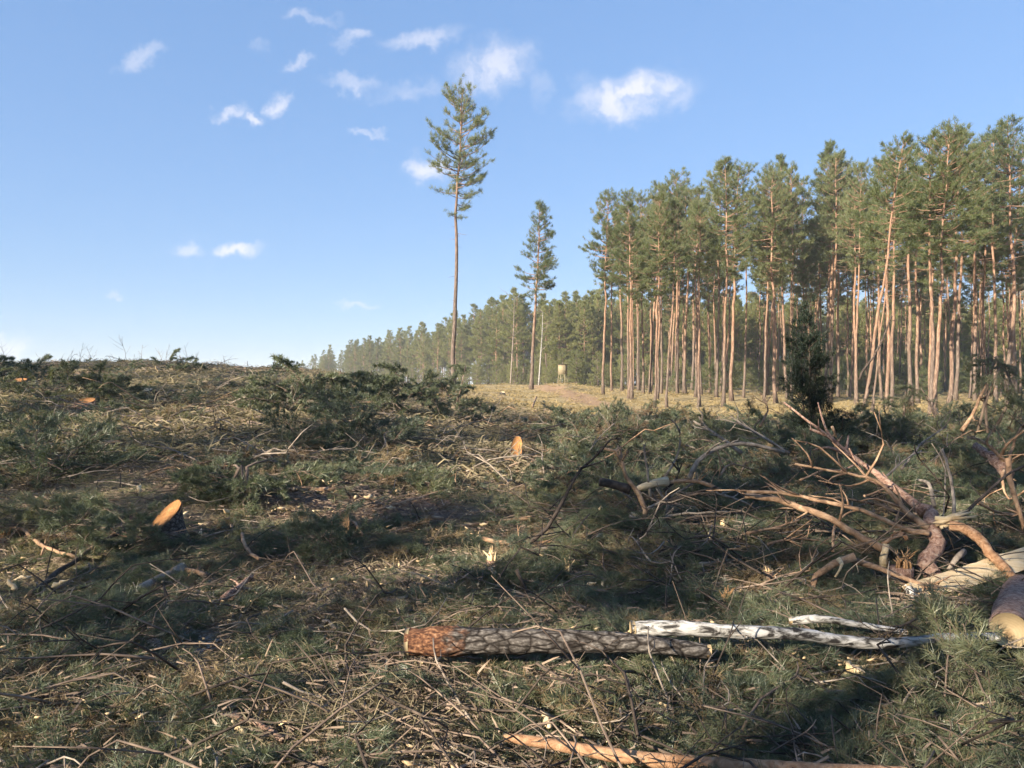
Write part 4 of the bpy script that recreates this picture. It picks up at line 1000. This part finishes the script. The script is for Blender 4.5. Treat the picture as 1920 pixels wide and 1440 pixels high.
# --- foreground twigs
G_F = 'thin dark twigs arching over the near ground'
for P, w in [([(1005, 1243, 4.1), (1080, 1290, 3.9), (1150, 1345, 3.7), (1250, 1445, 3.4)], 5), ([(940, 1392, 3.8), (1080, 1370, 3.8), (1200, 1345, 3.9), (1382, 1324, 4.0)], 5), ([(1382, 1324, 4.0), (1420, 1360, 3.8), (1470, 1400, 3.6), (1560, 1446, 3.4)], 6),
             ([(1095, 1322, 4.0), (1230, 1335, 3.9), (1330, 1370, 3.8), (1480, 1446, 3.5)], 5), ([(1460, 1395, 3.7), (1580, 1368, 3.8), (1680, 1362, 3.8), (1800, 1392, 3.6), (1925, 1446, 3.4)], 6.5), ([(1230, 1270, 4.3), (1330, 1290, 4.2), (1420, 1312, 4.0), (1520, 1332, 3.9)], 5),
             ([(1580, 1370, 3.8), (1480, 1395, 3.7), (1380, 1410, 3.6)], 4), ([(1360, 1330, 4.0), (1410, 1385, 3.7), (1425, 1440, 3.5)], 4), ([(1440, 1390, 3.6), (1530, 1400, 3.5), (1620, 1446, 3.4)], 8),
             ([(120, 1370, 3.9), (260, 1392, 3.8), (380, 1410, 3.7), (470, 1440, 3.5)], 4), ([(170, 1320, 4.2), (230, 1355, 4.0), (290, 1400, 3.8)], 4), ([(-10, 1390, 3.8), (60, 1410, 3.7), (130, 1446, 3.5)], 5),
             ([(620, 1446, 3.5), (760, 1412, 3.6), (930, 1405, 3.7)], 4.5), ([(560, 1400, 3.7), (590, 1370, 3.8), (600, 1340, 3.9)], 4), ([(1200, 1180, 4.8), (1330, 1230, 4.6), (1450, 1270, 4.4)], 5), ([(1130, 1235, 4.6), (1180, 1290, 4.2), (1290, 1350, 3.9)], 4),
             ([(1460, 1270, 4.5), (1540, 1262, 4.5), (1620, 1248, 4.6), (1700, 1238, 4.6)], 6), ([(1690, 1350, 4.0), (1695, 1318, 4.1), (1730, 1275, 4.3), (1775, 1250, 4.4)], 6), ([(1720, 1160, 5.0), (1660, 1190, 4.8), (1590, 1240, 4.6)], 5)]:
    branch('thin dark twig arching over the chip-strewn near ground', P, w, w * .45, 'branch_dark' if w != 6 else 'branch_grey', 5, .22, G_F, up=.1)
branch('yellow split stick lying on the chips behind the dark twigs', [(1556, 1406), (1590, 1400), (1630, 1394)], 5, 8, 'raw')
branch('tan stick with raw end at the chip-strewn corner', [(1862, 1420), (1890, 1408), (1918, 1396)], 7, 10, 'branch_orange' if False else 'bark_orange')

# --- logs
def log(label, P, w0, w1, bark, n=26, lift=.1, cut0=True, cut1=True, rough=.07, sides=16, bow=None, cutm='cut', name='log', cat='log'):
    W = np.array([at(*p) if len(p) == 3 else hit(p[0], p[1], lift) for p in P])
    if len(P[0]) == 2: W[:, 1] = np.polyval(np.polyfit(W[:, 0], W[:, 1], 1), W[:, 0]); W = np.array([at(p[0], p[1], w[1]) for p, w in zip(P, W)])
    o_ = W[0].copy(); e = tag(link(name, None, None, o_), label, cat)
    c = smooth_path(W - o_, n); rr = np.linspace(w0 / FPX * W[0][1] / 2, w1 / FPX * W[-1][1] / 2, n)
    rr = rr * (1 + .035 * np.random.default_rng(n).normal(size=n))
    mb = MB(); add_tube(mb, c, rr, sides, cap=False, rough=rough, seed=3)
    link('bark', mb.mesh('bark', M[bark], True), e)
    for flag, i, j in ((cut0, 0, 1), (cut1, -1, -2)):
        if not flag: continue
        nrm = unit(c[i] - c[j]); a = unit(np.cross(nrm, [0, 0, 1.0])); b_ = np.cross(nrm, a)
        th = np.linspace(0, 2 * np.pi, 28, endpoint=False)
        ring = (np.cos(th)[:, None] * a + np.sin(th)[:, None] * b_) * rr[i] * .985
        V = np.vstack([ring + nrm * .004, [nrm * .004], ring - nrm * .02]); k = np.arange(28); k2 = (k + 1) % 28
        f = MB().add(V, np.stack([np.full(28, 28), k, k2], -1)); f.f4.append(np.stack([k, k2, 29 + k2, 29 + k], -1)); f.m4.append(np.zeros(28))
        link('cut_end', f.mesh('cut_end', M[cutm]), e, c[i])
    return e, c, rr
e, c, rr = log('dark furrowed pine log with reddish peeled butt end lying in the foreground', [(762, 1204), (860, 1202), (960, 1202), (1080, 1203), (1180, 1206), (1250, 1212), (1330, 1222)], 56, 26, 'bark_butt', lift=.27)
log('white birch log with dark patches lying across the dark pine log', [(1184, 1180), (1230, 1178), (1290, 1178), (1360, 1184), (1430, 1186), (1510, 1190), (1570, 1200), (1640, 1207), (1700, 1204), (1780, 1196), (1870, 1194)], 30, 16, 'birch', 50, lift=.31)
log('sawn pine log showing a round ringed end, resting among broken wood', [(1892, 1182, 4.7), (1897, 1166, 5.1), (1905, 1140, 5.7), (1916, 1108, 6.6)], 66, 64, 'bark_pink', 20, rough=.05, sides=20)
log('orange barked log half sunk in chips along the near ground', [(945, 1382), (1040, 1396), (1140, 1414), (1260, 1430), (1380, 1440), (1520, 1450), (1700, 1462)], 16, 44, 'bark_orange', 34, lift=.165)
log('thin grey-white birch pole behind the birch log', [(1480, 1165), (1540, 1160), (1580, 1166), (1700, 1186)], 16, 10, 'birch', 16, lift=.26)
log('white stick with torn end under the split log', [(1702, 1100, 6.2), (1716, 1120, 6.1), (1760, 1140, 6.0)], 16, 8, 'birch', 10)

# split half log: raw flat face up towards the viewer, bark below
W = pts([(1698, 1108, 6.25), (1750, 1098, 6.4), (1810, 1082, 6.55), (1870, 1062, 6.7), (1960, 1035, 6.9)]); o_ = W[0].copy(); c = smooth_path(W - o_, 22)
sp_e = tag(link('split_log', None, None, o_), 'split pine log with broad pale raw face and dark bark underneath', 'log')
T = unit(np.gradient(c, axis=0)); fn = unit(np.array([-.12, -.62, .77]) - T * (T @ np.array([-.12, -.62, .77]))[:, None]); wd = np.cross(T, fn)
hw = np.interp(np.linspace(0, 1, 22), [0, .12, 1], [.05, .085, .105]); rs = np.random.default_rng(8); hw = hw * (1 + .04 * rs.normal(size=22))
Vt = np.stack([c - wd * hw[:, None], c - wd * hw[:, None] * .35 + fn * (.012 + .006 * rs.normal(size=22))[:, None], c + wd * hw[:, None] * .4 + fn * (.008 + .006 * rs.normal(size=22))[:, None], c + wd * hw[:, None]], 1)
q = []
for i in range(21):
    for k in range(3): q.append([i * 4 + k, i * 4 + k + 1, i * 4 + 5 + k, i * 4 + 4 + k])
link('raw_face', MB().add(Vt.reshape(-1, 3), q).mesh('raw_face', M['raw']), sp_e)
th = np.linspace(np.pi, 2 * np.pi, 9)
Vb = c[:, None, :] + (np.cos(th)[None, :, None] * wd[:, None, :] * -1 + np.sin(th)[None, :, None] * fn[:, None, :] * .95) * (hw * .995)[:, None, None]
q = []
for i in range(21):
    for k in range(8): q.append([i * 9 + k, i * 9 + k + 1, i * 9 + 10 + k, i * 9 + 9 + k])
link('bark', MB().add(Vb.reshape(-1, 3), q).mesh('bark', wood_mat('red_brown_inner_bark', [(.3, (.05, .025, .018)), (.5, (.14, .06, .035)), (.7, (.27, .13, .08))], (14, 14, 14), 6, .6), True), sp_e)

# --- stumps
def stump(label, px, py, r, h, nrm, cutm='raw_orange', barkm='bark_log', flare=1.5, d=None, lift=0.0):
    p = hit(px, py, lift) if d is None else at(px, py, d)
    e = tag(link('tree_stump', None, None, p), label, 'stump')
    nrm = unit(nrm); S = 22; th = np.linspace(0, 2 * np.pi, S, endpoint=False); rg = np.random.default_rng(int(px))
    lob = 1 + .10 * np.sin(3 * th + rg.uniform(0, 6)) + .05 * rg.normal(size=S)
    rings = []
    for f in (-.35, 0, .25, .55, 1.0):
        rad = r * (1 + (flare - 1) * max(0, 1 - f) ** 2.2) * (lob if f < .5 else 1 + (lob - 1) * .4)
        x, y = np.cos(th) * rad, np.sin(th) * rad
        z = h * f - (nrm[0] * x + nrm[1] * y) / nrm[2] * max(f, 0)
        rings.append(np.stack([x, y, z], -1))
    V = np.concatenate(rings); q = []
    for i in range(4):
        for k in range(S): q.append([i * S + k, i * S + (k + 1) % S, (i + 1) * S + (k + 1) % S, (i + 1) * S + k])
    link('bark', MB().add(V, q).mesh('bark', M[barkm], True), e)
    t_ = rings[-1]; c0 = t_.mean(0)
    Vf = np.vstack([(t_ - c0) * .97 + nrm * .006, [nrm * .006], (t_ - c0) * .97 - nrm * .03]); k = np.arange(S); k2 = (k + 1) % S
    f_ = MB().add(Vf, np.stack([np.full(S, S), k, k2], -1)); f_.f4.append(np.stack([k, k2, S + 1 + k2, S + 1 + k], -1)); f_.m4.append(np.zeros(S))
    link('cut_face', f_.mesh('cut_face', M[cutm]), e, c0)
    return e
M['brown_face'] = wood_mat('weathered_cut_wood', [(.3, (.20, .115, .055)), (.6, (.34, .20, .10)), (.8, (.42, .27, .15))], (20, 20, 20), 4, .3)
stump('pine stump with oblique bright orange cut face', 310, 1016, .165, .27, (-.46, -.50, .70), 'raw_orange', 'bark_log', 1.6)
stump('pointed stump with tall tan cut face in the mid clearing', 969, 866, .125, .30, (-.10, -.86, .42), 'raw_orange', 'branch_grey', 1.2)
stump('narrow stump with brown upright cut face beside the bark debris', 645, 1012, .062, .17, (.05, -.88, .40), 'brown_face', 'branch_dark', 1.2)
stump('old dark stump with furrowed bark and level top on the slope', 204, 850, .21, .22, (.05, -.02, 1), 'brown_face', 'bark_log', 1.25)
stump('small reddish stump behind the long dark branch', 251, 990, .042, .16, (.3, -.2, 1), 'brown_face', 'bark_pink', 1.1)
stump('low tan stump half hidden in far boughs', 822, 880, .10, .10, (.1, -.3, 1), 'brown_face', 'bark_log', 1.3)
stump('flat pale stump on the upper slope', 272, 742, .22, .20, (0, -.25, 1), 'raw', 'bark_log', 1.2)
stump('reddish stump on the upper slope by the dark boughs', 160, 766, .26, .22, (.0, -.3, 1), 'raw_orange', 'bark_pink', 1.2)
stump('tan topped stump among the far left boughs', 34, 726, .28, .26, (0, -.3, 1), 'raw_orange', 'bark_log', 1.2)
stump('lone stump beside the sunlit grass of the track', 942, 741, .20, .22, (0, -.3, 1), 'raw', 'bark_log', 1.3)

def splinter_stump(label, px, py, r, h, d=None, mat='splinter', n=11, name='broken_stump', cat='stump', lean=(0, 0), thick=.36):
    p = top_hit(px, py, .0) if d is None else at(px, py, d)
    e = tag(link(name, None, None, p), label, cat); rg = np.random.default_rng(int(px + py))
    mb = MB(); add_tube(mb, [[0, 0, -.12], [0, 0, h * .35]], [r * 1.05, r], 12, cap=True, rough=.1, seed=int(px)); link('bark', mb.mesh('bark', M['bark_pink'], True), e)
    mb = MB(); lean0 = lean
    for k in range(n):
        a = rg.uniform(0, 6.28); q = rg.uniform(.2, .85) * r; x, y = np.cos(a) * q, np.sin(a) * q
        hh = h * rg.uniform(.25, 1) ** 1.5 + h * .2 if k else h * 1.15
        lean = (lean0[0] + rg.normal() * .22, lean0[1] + rg.normal() * .22)
        add_tube(mb, [[x, y, h * .25], [x * .9, y * .9, h * .6 if hh > h * .6 else hh * .9], [x * .8 + lean[0] * hh, y * .8 + lean[1] * hh, hh]], [r * thick, r * thick * .8, .002], 4, rough=.3, seed=k)
    link('splinters', mb.mesh('splinters', M[mat]), e)
    return e
splinter_stump('small broken stump with pale spiked top left of the grey log', 922, 1062, .045, .16)
splinter_stump('splintered orange stump end at the forked pale branch', 10, 1016, .055, .13, mat='raw_orange')
splinter_stump('white spiked splinter rising from a torn branch', 1066, 1082, .038, .15)
splinter_stump('torn yellow trunk butt with curled splinters under the broken pine top', 1690, 1078, .10, .20, 6.7, n=30, thick=.12, mat='brown_face')
splinter_stump('torn reddish root butt in the brash above the birch log', 1362, 1140, .06, .15, 5.9, mat='brown_face', n=22, thick=.16)
splinter_stump('broken stub with torn orange end behind the bent branch', 1440, 1078, .04, .07, 6.6, mat='splinter', n=16, thick=.18)

# --- loose raw pieces
def chunk_mesh(seed, L=.12, w=.035):
    rg = np.random.default_rng(seed); n = 6; t_ = np.linspace(0, 1, n)
    c = np.stack([t_ * L, rg.normal(size=n) * .06 * L, .02 + rg.normal(size=n) * .05 * L], -1)
    mb = MB(); add_tube(mb, c, w * .5 * np.array([.35, .9, 1, .85, .55, .08]) * (1 + .2 * rg.normal(size=n)), 6, rough=.25, seed=seed); return mb
CH = [chunk_mesh(700 + k, .14, .045).mesh('wood_splinter', M['raw'] if k % 2 else M['splinter']) for k in range(6)]
G_S = 'pale splinters lying in the brash'
def where(px, py):
    if px > 1000: return 'on the chip-strewn ground before the logs' if py > 1230 else 'in the green brash near the birch log' if py > 1100 else 'in the brash under the broken pine top' if px > 1380 and py > 880 else 'around the middle heap' if py > 880 else 'on the far side of the green brash'
    if py > 1240: return 'near the grey sand patches' if px < 520 else 'in front of the dark log'
    if py > 1040: return 'near the thick grey torn branch' if px < 520 else 'behind the dark log'
    if py > 890: return 'beside the orange-topped stump' if px < 440 else 'on the bark debris'
    return 'on the slope around the old dark stump' if px < 420 and py > 780 else 'on the upper slope under the crest' if px < 480 else 'around the big dark brush heap'
rg = np.random.default_rng(91)
for (px, py, s_) in [(258, 928, 1.3), (1030, 1372, .9), (1022, 1328, .9), (455, 1368, .5), (1735, 1148, 1.2), (1772, 1146, 1.0), (1668, 1330, .8), (1540, 1405, .5), (233, 1308, .4), (232, 1318, .4), (543, 1358, .5), (790, 1245, .5), (1182, 965, 1.0), (1127, 960, .8), (1132, 1003, .8), (930, 1080, .6),
                     (340, 975, 1), (430, 965, 1), (560, 985, 1), (585, 960, .9), (700, 935, 1.2), (668, 935, 1), (740, 955, 1), (375, 1005, .8), (390, 985, .7), (520, 955, .9), (1062, 1102, .9), (1045, 1105, .7), (1100, 1100, .6), (1130, 1102, .5), (300, 700, 3), (352, 735, 3.4), (215, 720, 3), (280, 775, 2), (305, 805, 1.5), (75, 792, 2.4), (78, 800, 2.2),
                     (1585, 1268, 1), (1610, 1275, 1.2), (1230, 1320, .5), (1275, 1405, .5), (1120, 1390, .5), (1690, 1160, .7), (1290, 965, .7), (1330, 1000, .7), (900, 985, .7), (1000, 940, .8), (1355, 990, 1), (180, 1180, .5), (60, 1085, .9), (28, 1110, 1), (100, 1108, 1), (570, 1110, .5), (340, 1060, .5)]:
    p = top_hit(px, py, .045, .95)
    ob = link('wood_splinter', CH[int(rg.integers(6))], None, p); ob.scale = (s_ * 1.1,) * 3; ob.rotation_euler = (rg.normal() * .4, rg.normal() * .4, rg.uniform(0, 6.28))
    tag(ob, '%s splinter of pale raw wood lying %s' % ('small' if s_ < .75 else 'larger', where(px, py)), 'wood splinter', G_S)

# --- single fallen sticks over the whole clearing
STK = []
for k in range(14):
    rg2 = np.random.default_rng(800 + k); mb = MB(); l = 1.0
    W = np.array([[0, 0, 0], [.3, rg2.normal() * .05, .02], [.65, rg2.normal() * .1, .03], [1, rg2.normal() * .14, rg2.uniform(0, .10)]])
    c = stick(mb, W, .012, .006, 12, 6, seed=800 + k); sidetwigs(mb, c, int(rg2.integers(1, 4)), .005, .25, 800 + k, up=.25)
    STK.append(mb.mesh('fallen_stick', M[['branch_grey', 'branch_tan', 'twig', 'branch_dark', 'twig'][k % 5]], True))
G_K = 'sticks fallen over the clearing'
rg = np.random.default_rng(93); n_ = 0
while n_ < 210:
    px, py = rg.uniform(-20, 1940), rg.uniform(725, 1430) if n_ % 3 else rg.uniform(730, 900)
    if px > 900 and py < 785: continue
    p = top_hit(px, py, .05, .9)
    if p[1] > 56: continue
    s_ = float(np.clip(rg.uniform(.035, .11) * p[1], .30, 2.2))
    vi = int(rg.integers(14)); ob = link('fallen_stick', STK[vi], None, p); ob.scale = (s_, s_, s_ * rg.uniform(.8, 1.3)); ob.rotation_euler = (rg.normal() * .15, rg.normal() * .12, rg.choice([0, math.pi]) + rg.normal() * .55)
    tag(ob, '%s %s forked stick fallen %s' % ('short' if s_ < .7 else 'long', ['grey', 'tan', 'brown', 'blackish', 'brown'][vi % 5], where(px, py)), 'stick', G_K); n_ += 1

# --- heaps of felled crowns
def heap(label, px, py, wpx, h, n, kw, d=None, tips=0, mat='needle', depth=.6, seed=0, lift=0):
    p = hit(px, py) if d is None else at(px, py, d)
    p[2] = float(ground(p[0], p[1])) + lift
    rg = np.random.default_rng(seed + int(px)); hw = wpx / FPX * p[1] / 2
    protos = [bough_parts(900 + k, **kw) for k in range(4)]
    raw = []
    for st, V, F in protos:
        raw.append((np.concatenate(st.v), np.concatenate(st.f4), V, F))
    e = tag(link('brush_heap', None, None, p), label, 'brush heap'); mb = MB()
    for k in range(n):
        a = rg.uniform(0, 6.28); q = math.sqrt(rg.random()); x, y = np.cos(a) * q * hw, np.sin(a) * q * hw * depth
        top = h * (1 - q ** 2) ** .5 * (.55 + .6 * float(vnoise(x * 1.1 + 7, y * 1.1, seed)))
        z = top * rg.random() ** .5 + float(ground(p[0] + x, p[1] + y)) - p[2] + .03
        Rm = np.array((Matrix.Rotation(rg.uniform(0, 6.28), 3, 'Z') @ Matrix.Rotation(-rg.uniform(-.5, .9), 3, 'Y') @ Matrix.Rotation(rg.normal() * .6, 3, 'X')))
        s_ = rg.uniform(.6, 1.15); sv, sf, V, F = raw[k % 4]
        mb.add(sv @ Rm.T * s_ + [x, y, z], sf, 0); mb.add(V @ Rm.T * s_ + [x, y, z], F, 1)
    for k in range(tips):
        x, y = rg.uniform(-.8, .8) * hw, rg.uniform(-.5, .5) * hw * depth
        st_ = np.array([x, y, h * .4]); en = st_ + [rg.normal() * .2, rg.normal() * .2, h * rg.uniform(.55, 1.0)]
        add_tube(mb, smooth_path([st_, (st_ + en) / 2 + rg.normal(size=3) * .1, en], 5), np.linspace(.03, .012, 5), 5, 0)
        for _ in range(5):
            Rm = np.array((Matrix.Rotation(rg.uniform(0, 6.28), 3, 'Z') @ Matrix.Rotation(rg.uniform(-.2, 1.1), 3, 'Y')))
            sv, sf, V, F = raw[int(rg.integers(4))]; s_ = .45; q = en - [0, 0, rg.uniform(0, .25)]
            mb.add(sv @ Rm.T * s_ + q, sf, 0); mb.add(V @ Rm.T * s_ + q, F, 1)
    ob = link('boughs', mb.mesh('boughs', [M['twig'], M[mat]]), e); ob['kind'] = 'stuff'
    for k in range(max(2, n // 12)):
        a = rg.uniform(0, 6.28); st_ = np.array([rg.uniform(-.8, .8) * hw, rg.uniform(-.6, .3) * hw * depth, h * rg.uniform(.1, .6)]); L_ = rg.uniform(.4, .9) * min(1.6, hw)
        b2 = MB(); c = stick(b2, np.array([st_, st_ + [np.cos(a) * L_ * .5, np.sin(a) * L_ * .3, h * .12], st_ + [np.cos(a) * L_, np.sin(a) * L_ * .6, h * rg.uniform(0, .4)]]), .018 * min(1, hw), .008 * min(1, hw), 9, 5, seed=k); sidetwigs(b2, c, 3, .006, .3 * L_, k)
        link('branch', b2.mesh('branch', M[['branch_tan', 'branch_dark', 'branch_grey'][k % 3]], True), e)
    return e
KC2 = dict(L=1.1, ntw=11, per=44, nl=.13, nw=.016, sub=2); KC = dict(L=.95, ntw=10, per=38, nl=.13, nw=.02, sub=2); KF = dict(L=1.5, ntw=11, per=40, nl=.15, nw=.018, sub=2); KM = dict(L=1.0, ntw=11, per=46, nl=.10, nw=.009); KN = dict(L=.55, ntw=10, per=46, nl=.075, nw=.0045)
heap('big dark heap of felled pine crowns below the tall solitary pine', 755, 781, 270, 1.3, 58, KC2, tips=7, seed=1)
heap('lower dark heap of boughs joining the big one on its uphill side', 575, 780, 190, .95, 34, KC2, tips=4, seed=2)
heap('flattened dark bough pile on the slope under the big heap', 650, 848, 190, .75, 34, KM, tips=0, seed=3)
heap('long dark bough heap on the upper left slope', 130, 756, 210, .75, 30, KC, tips=1, seed=4)
heap('dark bough heap at the hill crest by the far left stump', 20, 712, 150, .6, 20, KC, tips=1, seed=5)
heap('twiggy brush pile on the hill crest', 320, 696, 110, .6, 14, KC, tips=1, seed=6)
heap('small brush pile on the crest next to the distant forest', 545, 698, 60, .5, 8, KC, tips=1, seed=7)
heap('small upright pine bough with sunlit tips behind the orange-topped stump', 440, 952, 95, .50, 18, dict(L=.6, ntw=10, per=46, nl=.08, nw=.006), tips=3, seed=8)
heap('low green bough clump in front of the brown-faced stump', 606, 1052, 85, .30, 14, KN, tips=0, seed=9)
heap('green bough clump left of the long dark branch', 70, 1000, 170, .28, 18, KN, tips=1, seed=10)
heap('green bough clump between the dark branch and the orange-topped stump', 215, 1030, 150, .24, 14, KN, seed=11)
heap('dark bough clump below the old dark stump', 110, 905, 170, .45, 16, KM, seed=12)
heap('dark bough clump left of the crest heap on the slope', 30, 860, 130, .4, 10, KM, seed=13)
heap('green bough heap behind the pointed tan stump', 1180, 800, 300, .75, 34, KM, d=24.5, tips=3, seed=14)
heap('green bough heap around the juniper', 1430, 830, 260, .6, 26, KM, d=18.5, tips=2, seed=15, lift=.3)
heap('tall green bough heap before the leaning trunks', 1700, 840, 300, 1.0, 34, KM, d=16, tips=3, seed=16, lift=.3)
heap('drooping felled crown at the forest side of the brash', 1890, 800, 150, 1.5, 22, KM, d=13.5, tips=3, seed=17, lift=.4)
heap('fluffy green bough by the chip-strewn corner', 1830, 1390, 240, .20, 12, KN, seed=18)

# --- juniper
def juniper(px, py, d, H):
    p = at(px, py, d); p[2] = float(ground(p[0], p[1])) - .05; rg = np.random.default_rng(17)
    e = tag(link('juniper_bush', None, None, p), 'dark upright juniper bush on thin bare stems amid the brash', 'juniper')
    mb = MB(); Cs, Ds = [], []
    for (dx, dy, hh) in [(0, 0, H), (.14, .05, H * .82), (-.12, .1, H * .86), (.45, .1, H * .42), (.62, 0, H * .36)]:
        t_ = np.array([dx * 1.1, dy, hh]); c = smooth_path([[dx * .3, dy * .3, 0], [dx * .6, dy, hh * .35], [dx, dy, hh * .7], t_], 10)
        s2 = MB(); add_tube(s2, c, np.linspace(.026, .006, 10), 6); link('stem', s2.mesh('stem', M['branch_dark'], True), e)
        n = int(66 * hh / H * (1 if dx < .3 else .55))
        for z in rg.uniform(.27 if dx < .3 else .45, 1, n):
            q = np.array([np.interp(z * hh, c[:, 2], c[:, i]) for i in range(3)]); a = rg.uniform(0, 6.28)
            w = .47 * (1 - ((z - .45) / .62) ** 2) ** .5 if z > .45 else .47 * (.55 + z)
            w = (w if w == w else .1) * rg.uniform(.25, 1.3) * (hh / H) ** .5
            en = q + np.array([np.cos(a) * w, np.sin(a) * w, w * rg.uniform(.3, 1.1)])
            add_tube(mb, [q, (q + en) / 2 + [0, 0, -.02], en], [.007, .005, .002], 3, cap=False)
            m = 9; f = rg.uniform(.35, 1.05, m)[:, None]; Cs.append(q + (en - q) * f + rg.normal(size=(m, 3)) * .035); Ds.append(np.broadcast_to(unit(en - q + [0, 0, .12]), (m, 3)))
    link('branches', mb.mesh('branches', M['branch_dark'], True), e)
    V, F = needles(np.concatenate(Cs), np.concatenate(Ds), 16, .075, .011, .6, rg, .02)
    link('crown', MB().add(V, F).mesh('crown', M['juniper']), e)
juniper(1518, 885, 15.5, 3.4)

# --- bare saplings on the hill crest
rg = np.random.default_rng(55)
for k, (px, h) in enumerate([(6, 2.2), (150, 1.6), (170, 1.3), (232, 2.0), (266, 1.4), (300, 1.2), (315, 1.5), (350, 1.5), (366, 1.0), (418, 1.0), (128, 1.1)]):
    d = 57.0; p = at(px, 690, d); p[2] = float(ground(p[0], p[1])) - .05; mb = MB()
    c = smooth_path([[0, 0, 0], [rg.normal() * .08, 0, h * .4], [rg.normal() * .2, 0, h]], 8); add_tube(mb, c, np.linspace(.022, .006, 8), 4)
    for _ in range(7):
        q = c[int(rg.integers(2, 7))]; en = q + [rg.normal() * .25 * h, rg.normal() * .2, rg.uniform(.15, .4) * h]; add_tube(mb, [q, (q + en) / 2 + [0, 0, -.04], en], [.010, .008, .004], 3)
    tag(link('bare_sapling', mb.mesh('bare_sapling', M['branch_grey'], True), None, p), 'thin bare sapling standing against the sky on the hill crest', 'sapling', 'bare saplings on the crest')

# --- slender bare birches before the distant forest
for k, (px, ty, d, lab) in enumerate([(1010, 585, 112, 'slender pale birch with forked bare top beside the track'), (957, 560, 118, 'pale straight trunk with bare side limbs at the distant forest edge')]):
    x = pu(px) * d; z = float(ground(x, d)); h = (CY - ty) / FPX * d + CAMZ - z
    e = tag(link('birch_tree', None, None, (x, d, z - .05)), lab, 'birch tree'); rg = np.random.default_rng(60 + k)
    c = smooth_path([[0, 0, 0], [.25, 0, h * .35], [.5, 0, h * .7], [.6, 0, h]], 12); mb = MB(); add_tube(mb, c, np.linspace(.13, .03, 12), 8); link('trunk', mb.mesh('trunk', M['branch_grey'] if k else M['birch'], True), e)
    mb = MB()
    for _ in range(16):
        q = c[int(rg.integers(4, 12))]; L_ = rg.uniform(.8, 2.6); a = rg.uniform(0, 6.28); en = q + [np.cos(a) * L_, np.sin(a) * L_, rg.uniform(.2, 1) * L_]
        add_tube(mb, smooth_path([q, (q + en) / 2 - [0, 0, .1], en], 4), np.linspace(.035, .008, 4), 4)
    link('branches', mb.mesh('branches', M['branch_grey'], True), e)

# --- hunting stand
d = 98.0; x = pu(1055) * d; z = float(ground(x, d)); e = tag(link('hunting_stand', None, None, (x, d, z)), 'small wooden hunting stand on legs by the forest track', 'hunting stand'); e.rotation_euler = (0, 0, -.35)
def boxm(x0, x1, y0, y1, z0, z1):
    V = [[x0, y0, z0], [x1, y0, z0], [x1, y1, z0], [x0, y1, z0], [x0, y0, z1], [x1, y0, z1], [x1, y1, z1], [x0, y1, z1]]
    return np.array(V), np.array([[0, 3, 2, 1], [4, 5, 6, 7], [0, 1, 5, 4], [1, 2, 6, 5], [2, 3, 7, 6], [3, 0, 4, 7]])
hz = 1.35
for nm, (a, b_) in {'front_wall': ((-.42, .42), (-.5, -.46)), 'back_wall': ((-.42, .42), (.46, .5)), 'side_wall': ((-.46, -.423), (-.5, .5)), 'far_side_wall': ((.423, .46), (-.5, .5))}.items():
    link(nm, MB().add(*boxm(a[0], a[1], b_[0], b_[1], hz, hz + 1.15)).mesh(nm, M['plank']), e)
link('roof', MB().add(*boxm(-.55, .55, -.6, .6, hz + 1.16, hz + 1.21)).mesh('roof', M['branch_dark']), e)
link('floor', MB().add(*boxm(-.45, .45, -.49, .49, hz - .06, hz - .003)).mesh('floor', M['plank']), e)
for sx in (-1, 1):
    for sy in (-1, 1):
        mb = MB(); add_tube(mb, [[sx * .52, sy * .6, -.1], [sx * .38, sy * .42, hz - .06]], [.05, .045], 6); link('leg', mb.mesh('leg', M['plank'], True), e)
mb = MB(); add_tube(mb, [[-.5, -.57, .25], [.42, -.46, hz - .1]], [.03, .03], 5); link('brace', mb.mesh('brace', M['plank'], True), e)

# ------------------------------------------------------------------ thin evening haze
hm, hnt, HN, HL = newmat('thin_haze')
ho = HN.new('ShaderNodeOutputMaterial'); hv = HN.new('ShaderNodeVolumePrincipled')
hv.inputs['Color'].default_value = (.86, .92, 1, 1); hv.inputs['Density'].default_value = 0.00048; hv.inputs['Anisotropy'].default_value = 0.0
HL.new(hv.outputs[0], ho.inputs['Volume'])
V, F = boxm(-2750, 2750, float(gy[0]) - 60, 3350, float(GZ.min()) - 1.0, 34)
tag(link('haze', MB().add(V, F).mesh('haze', hm)), 'thin bluish haze filling the air over the clearing', 'haze', None, 'stuff')
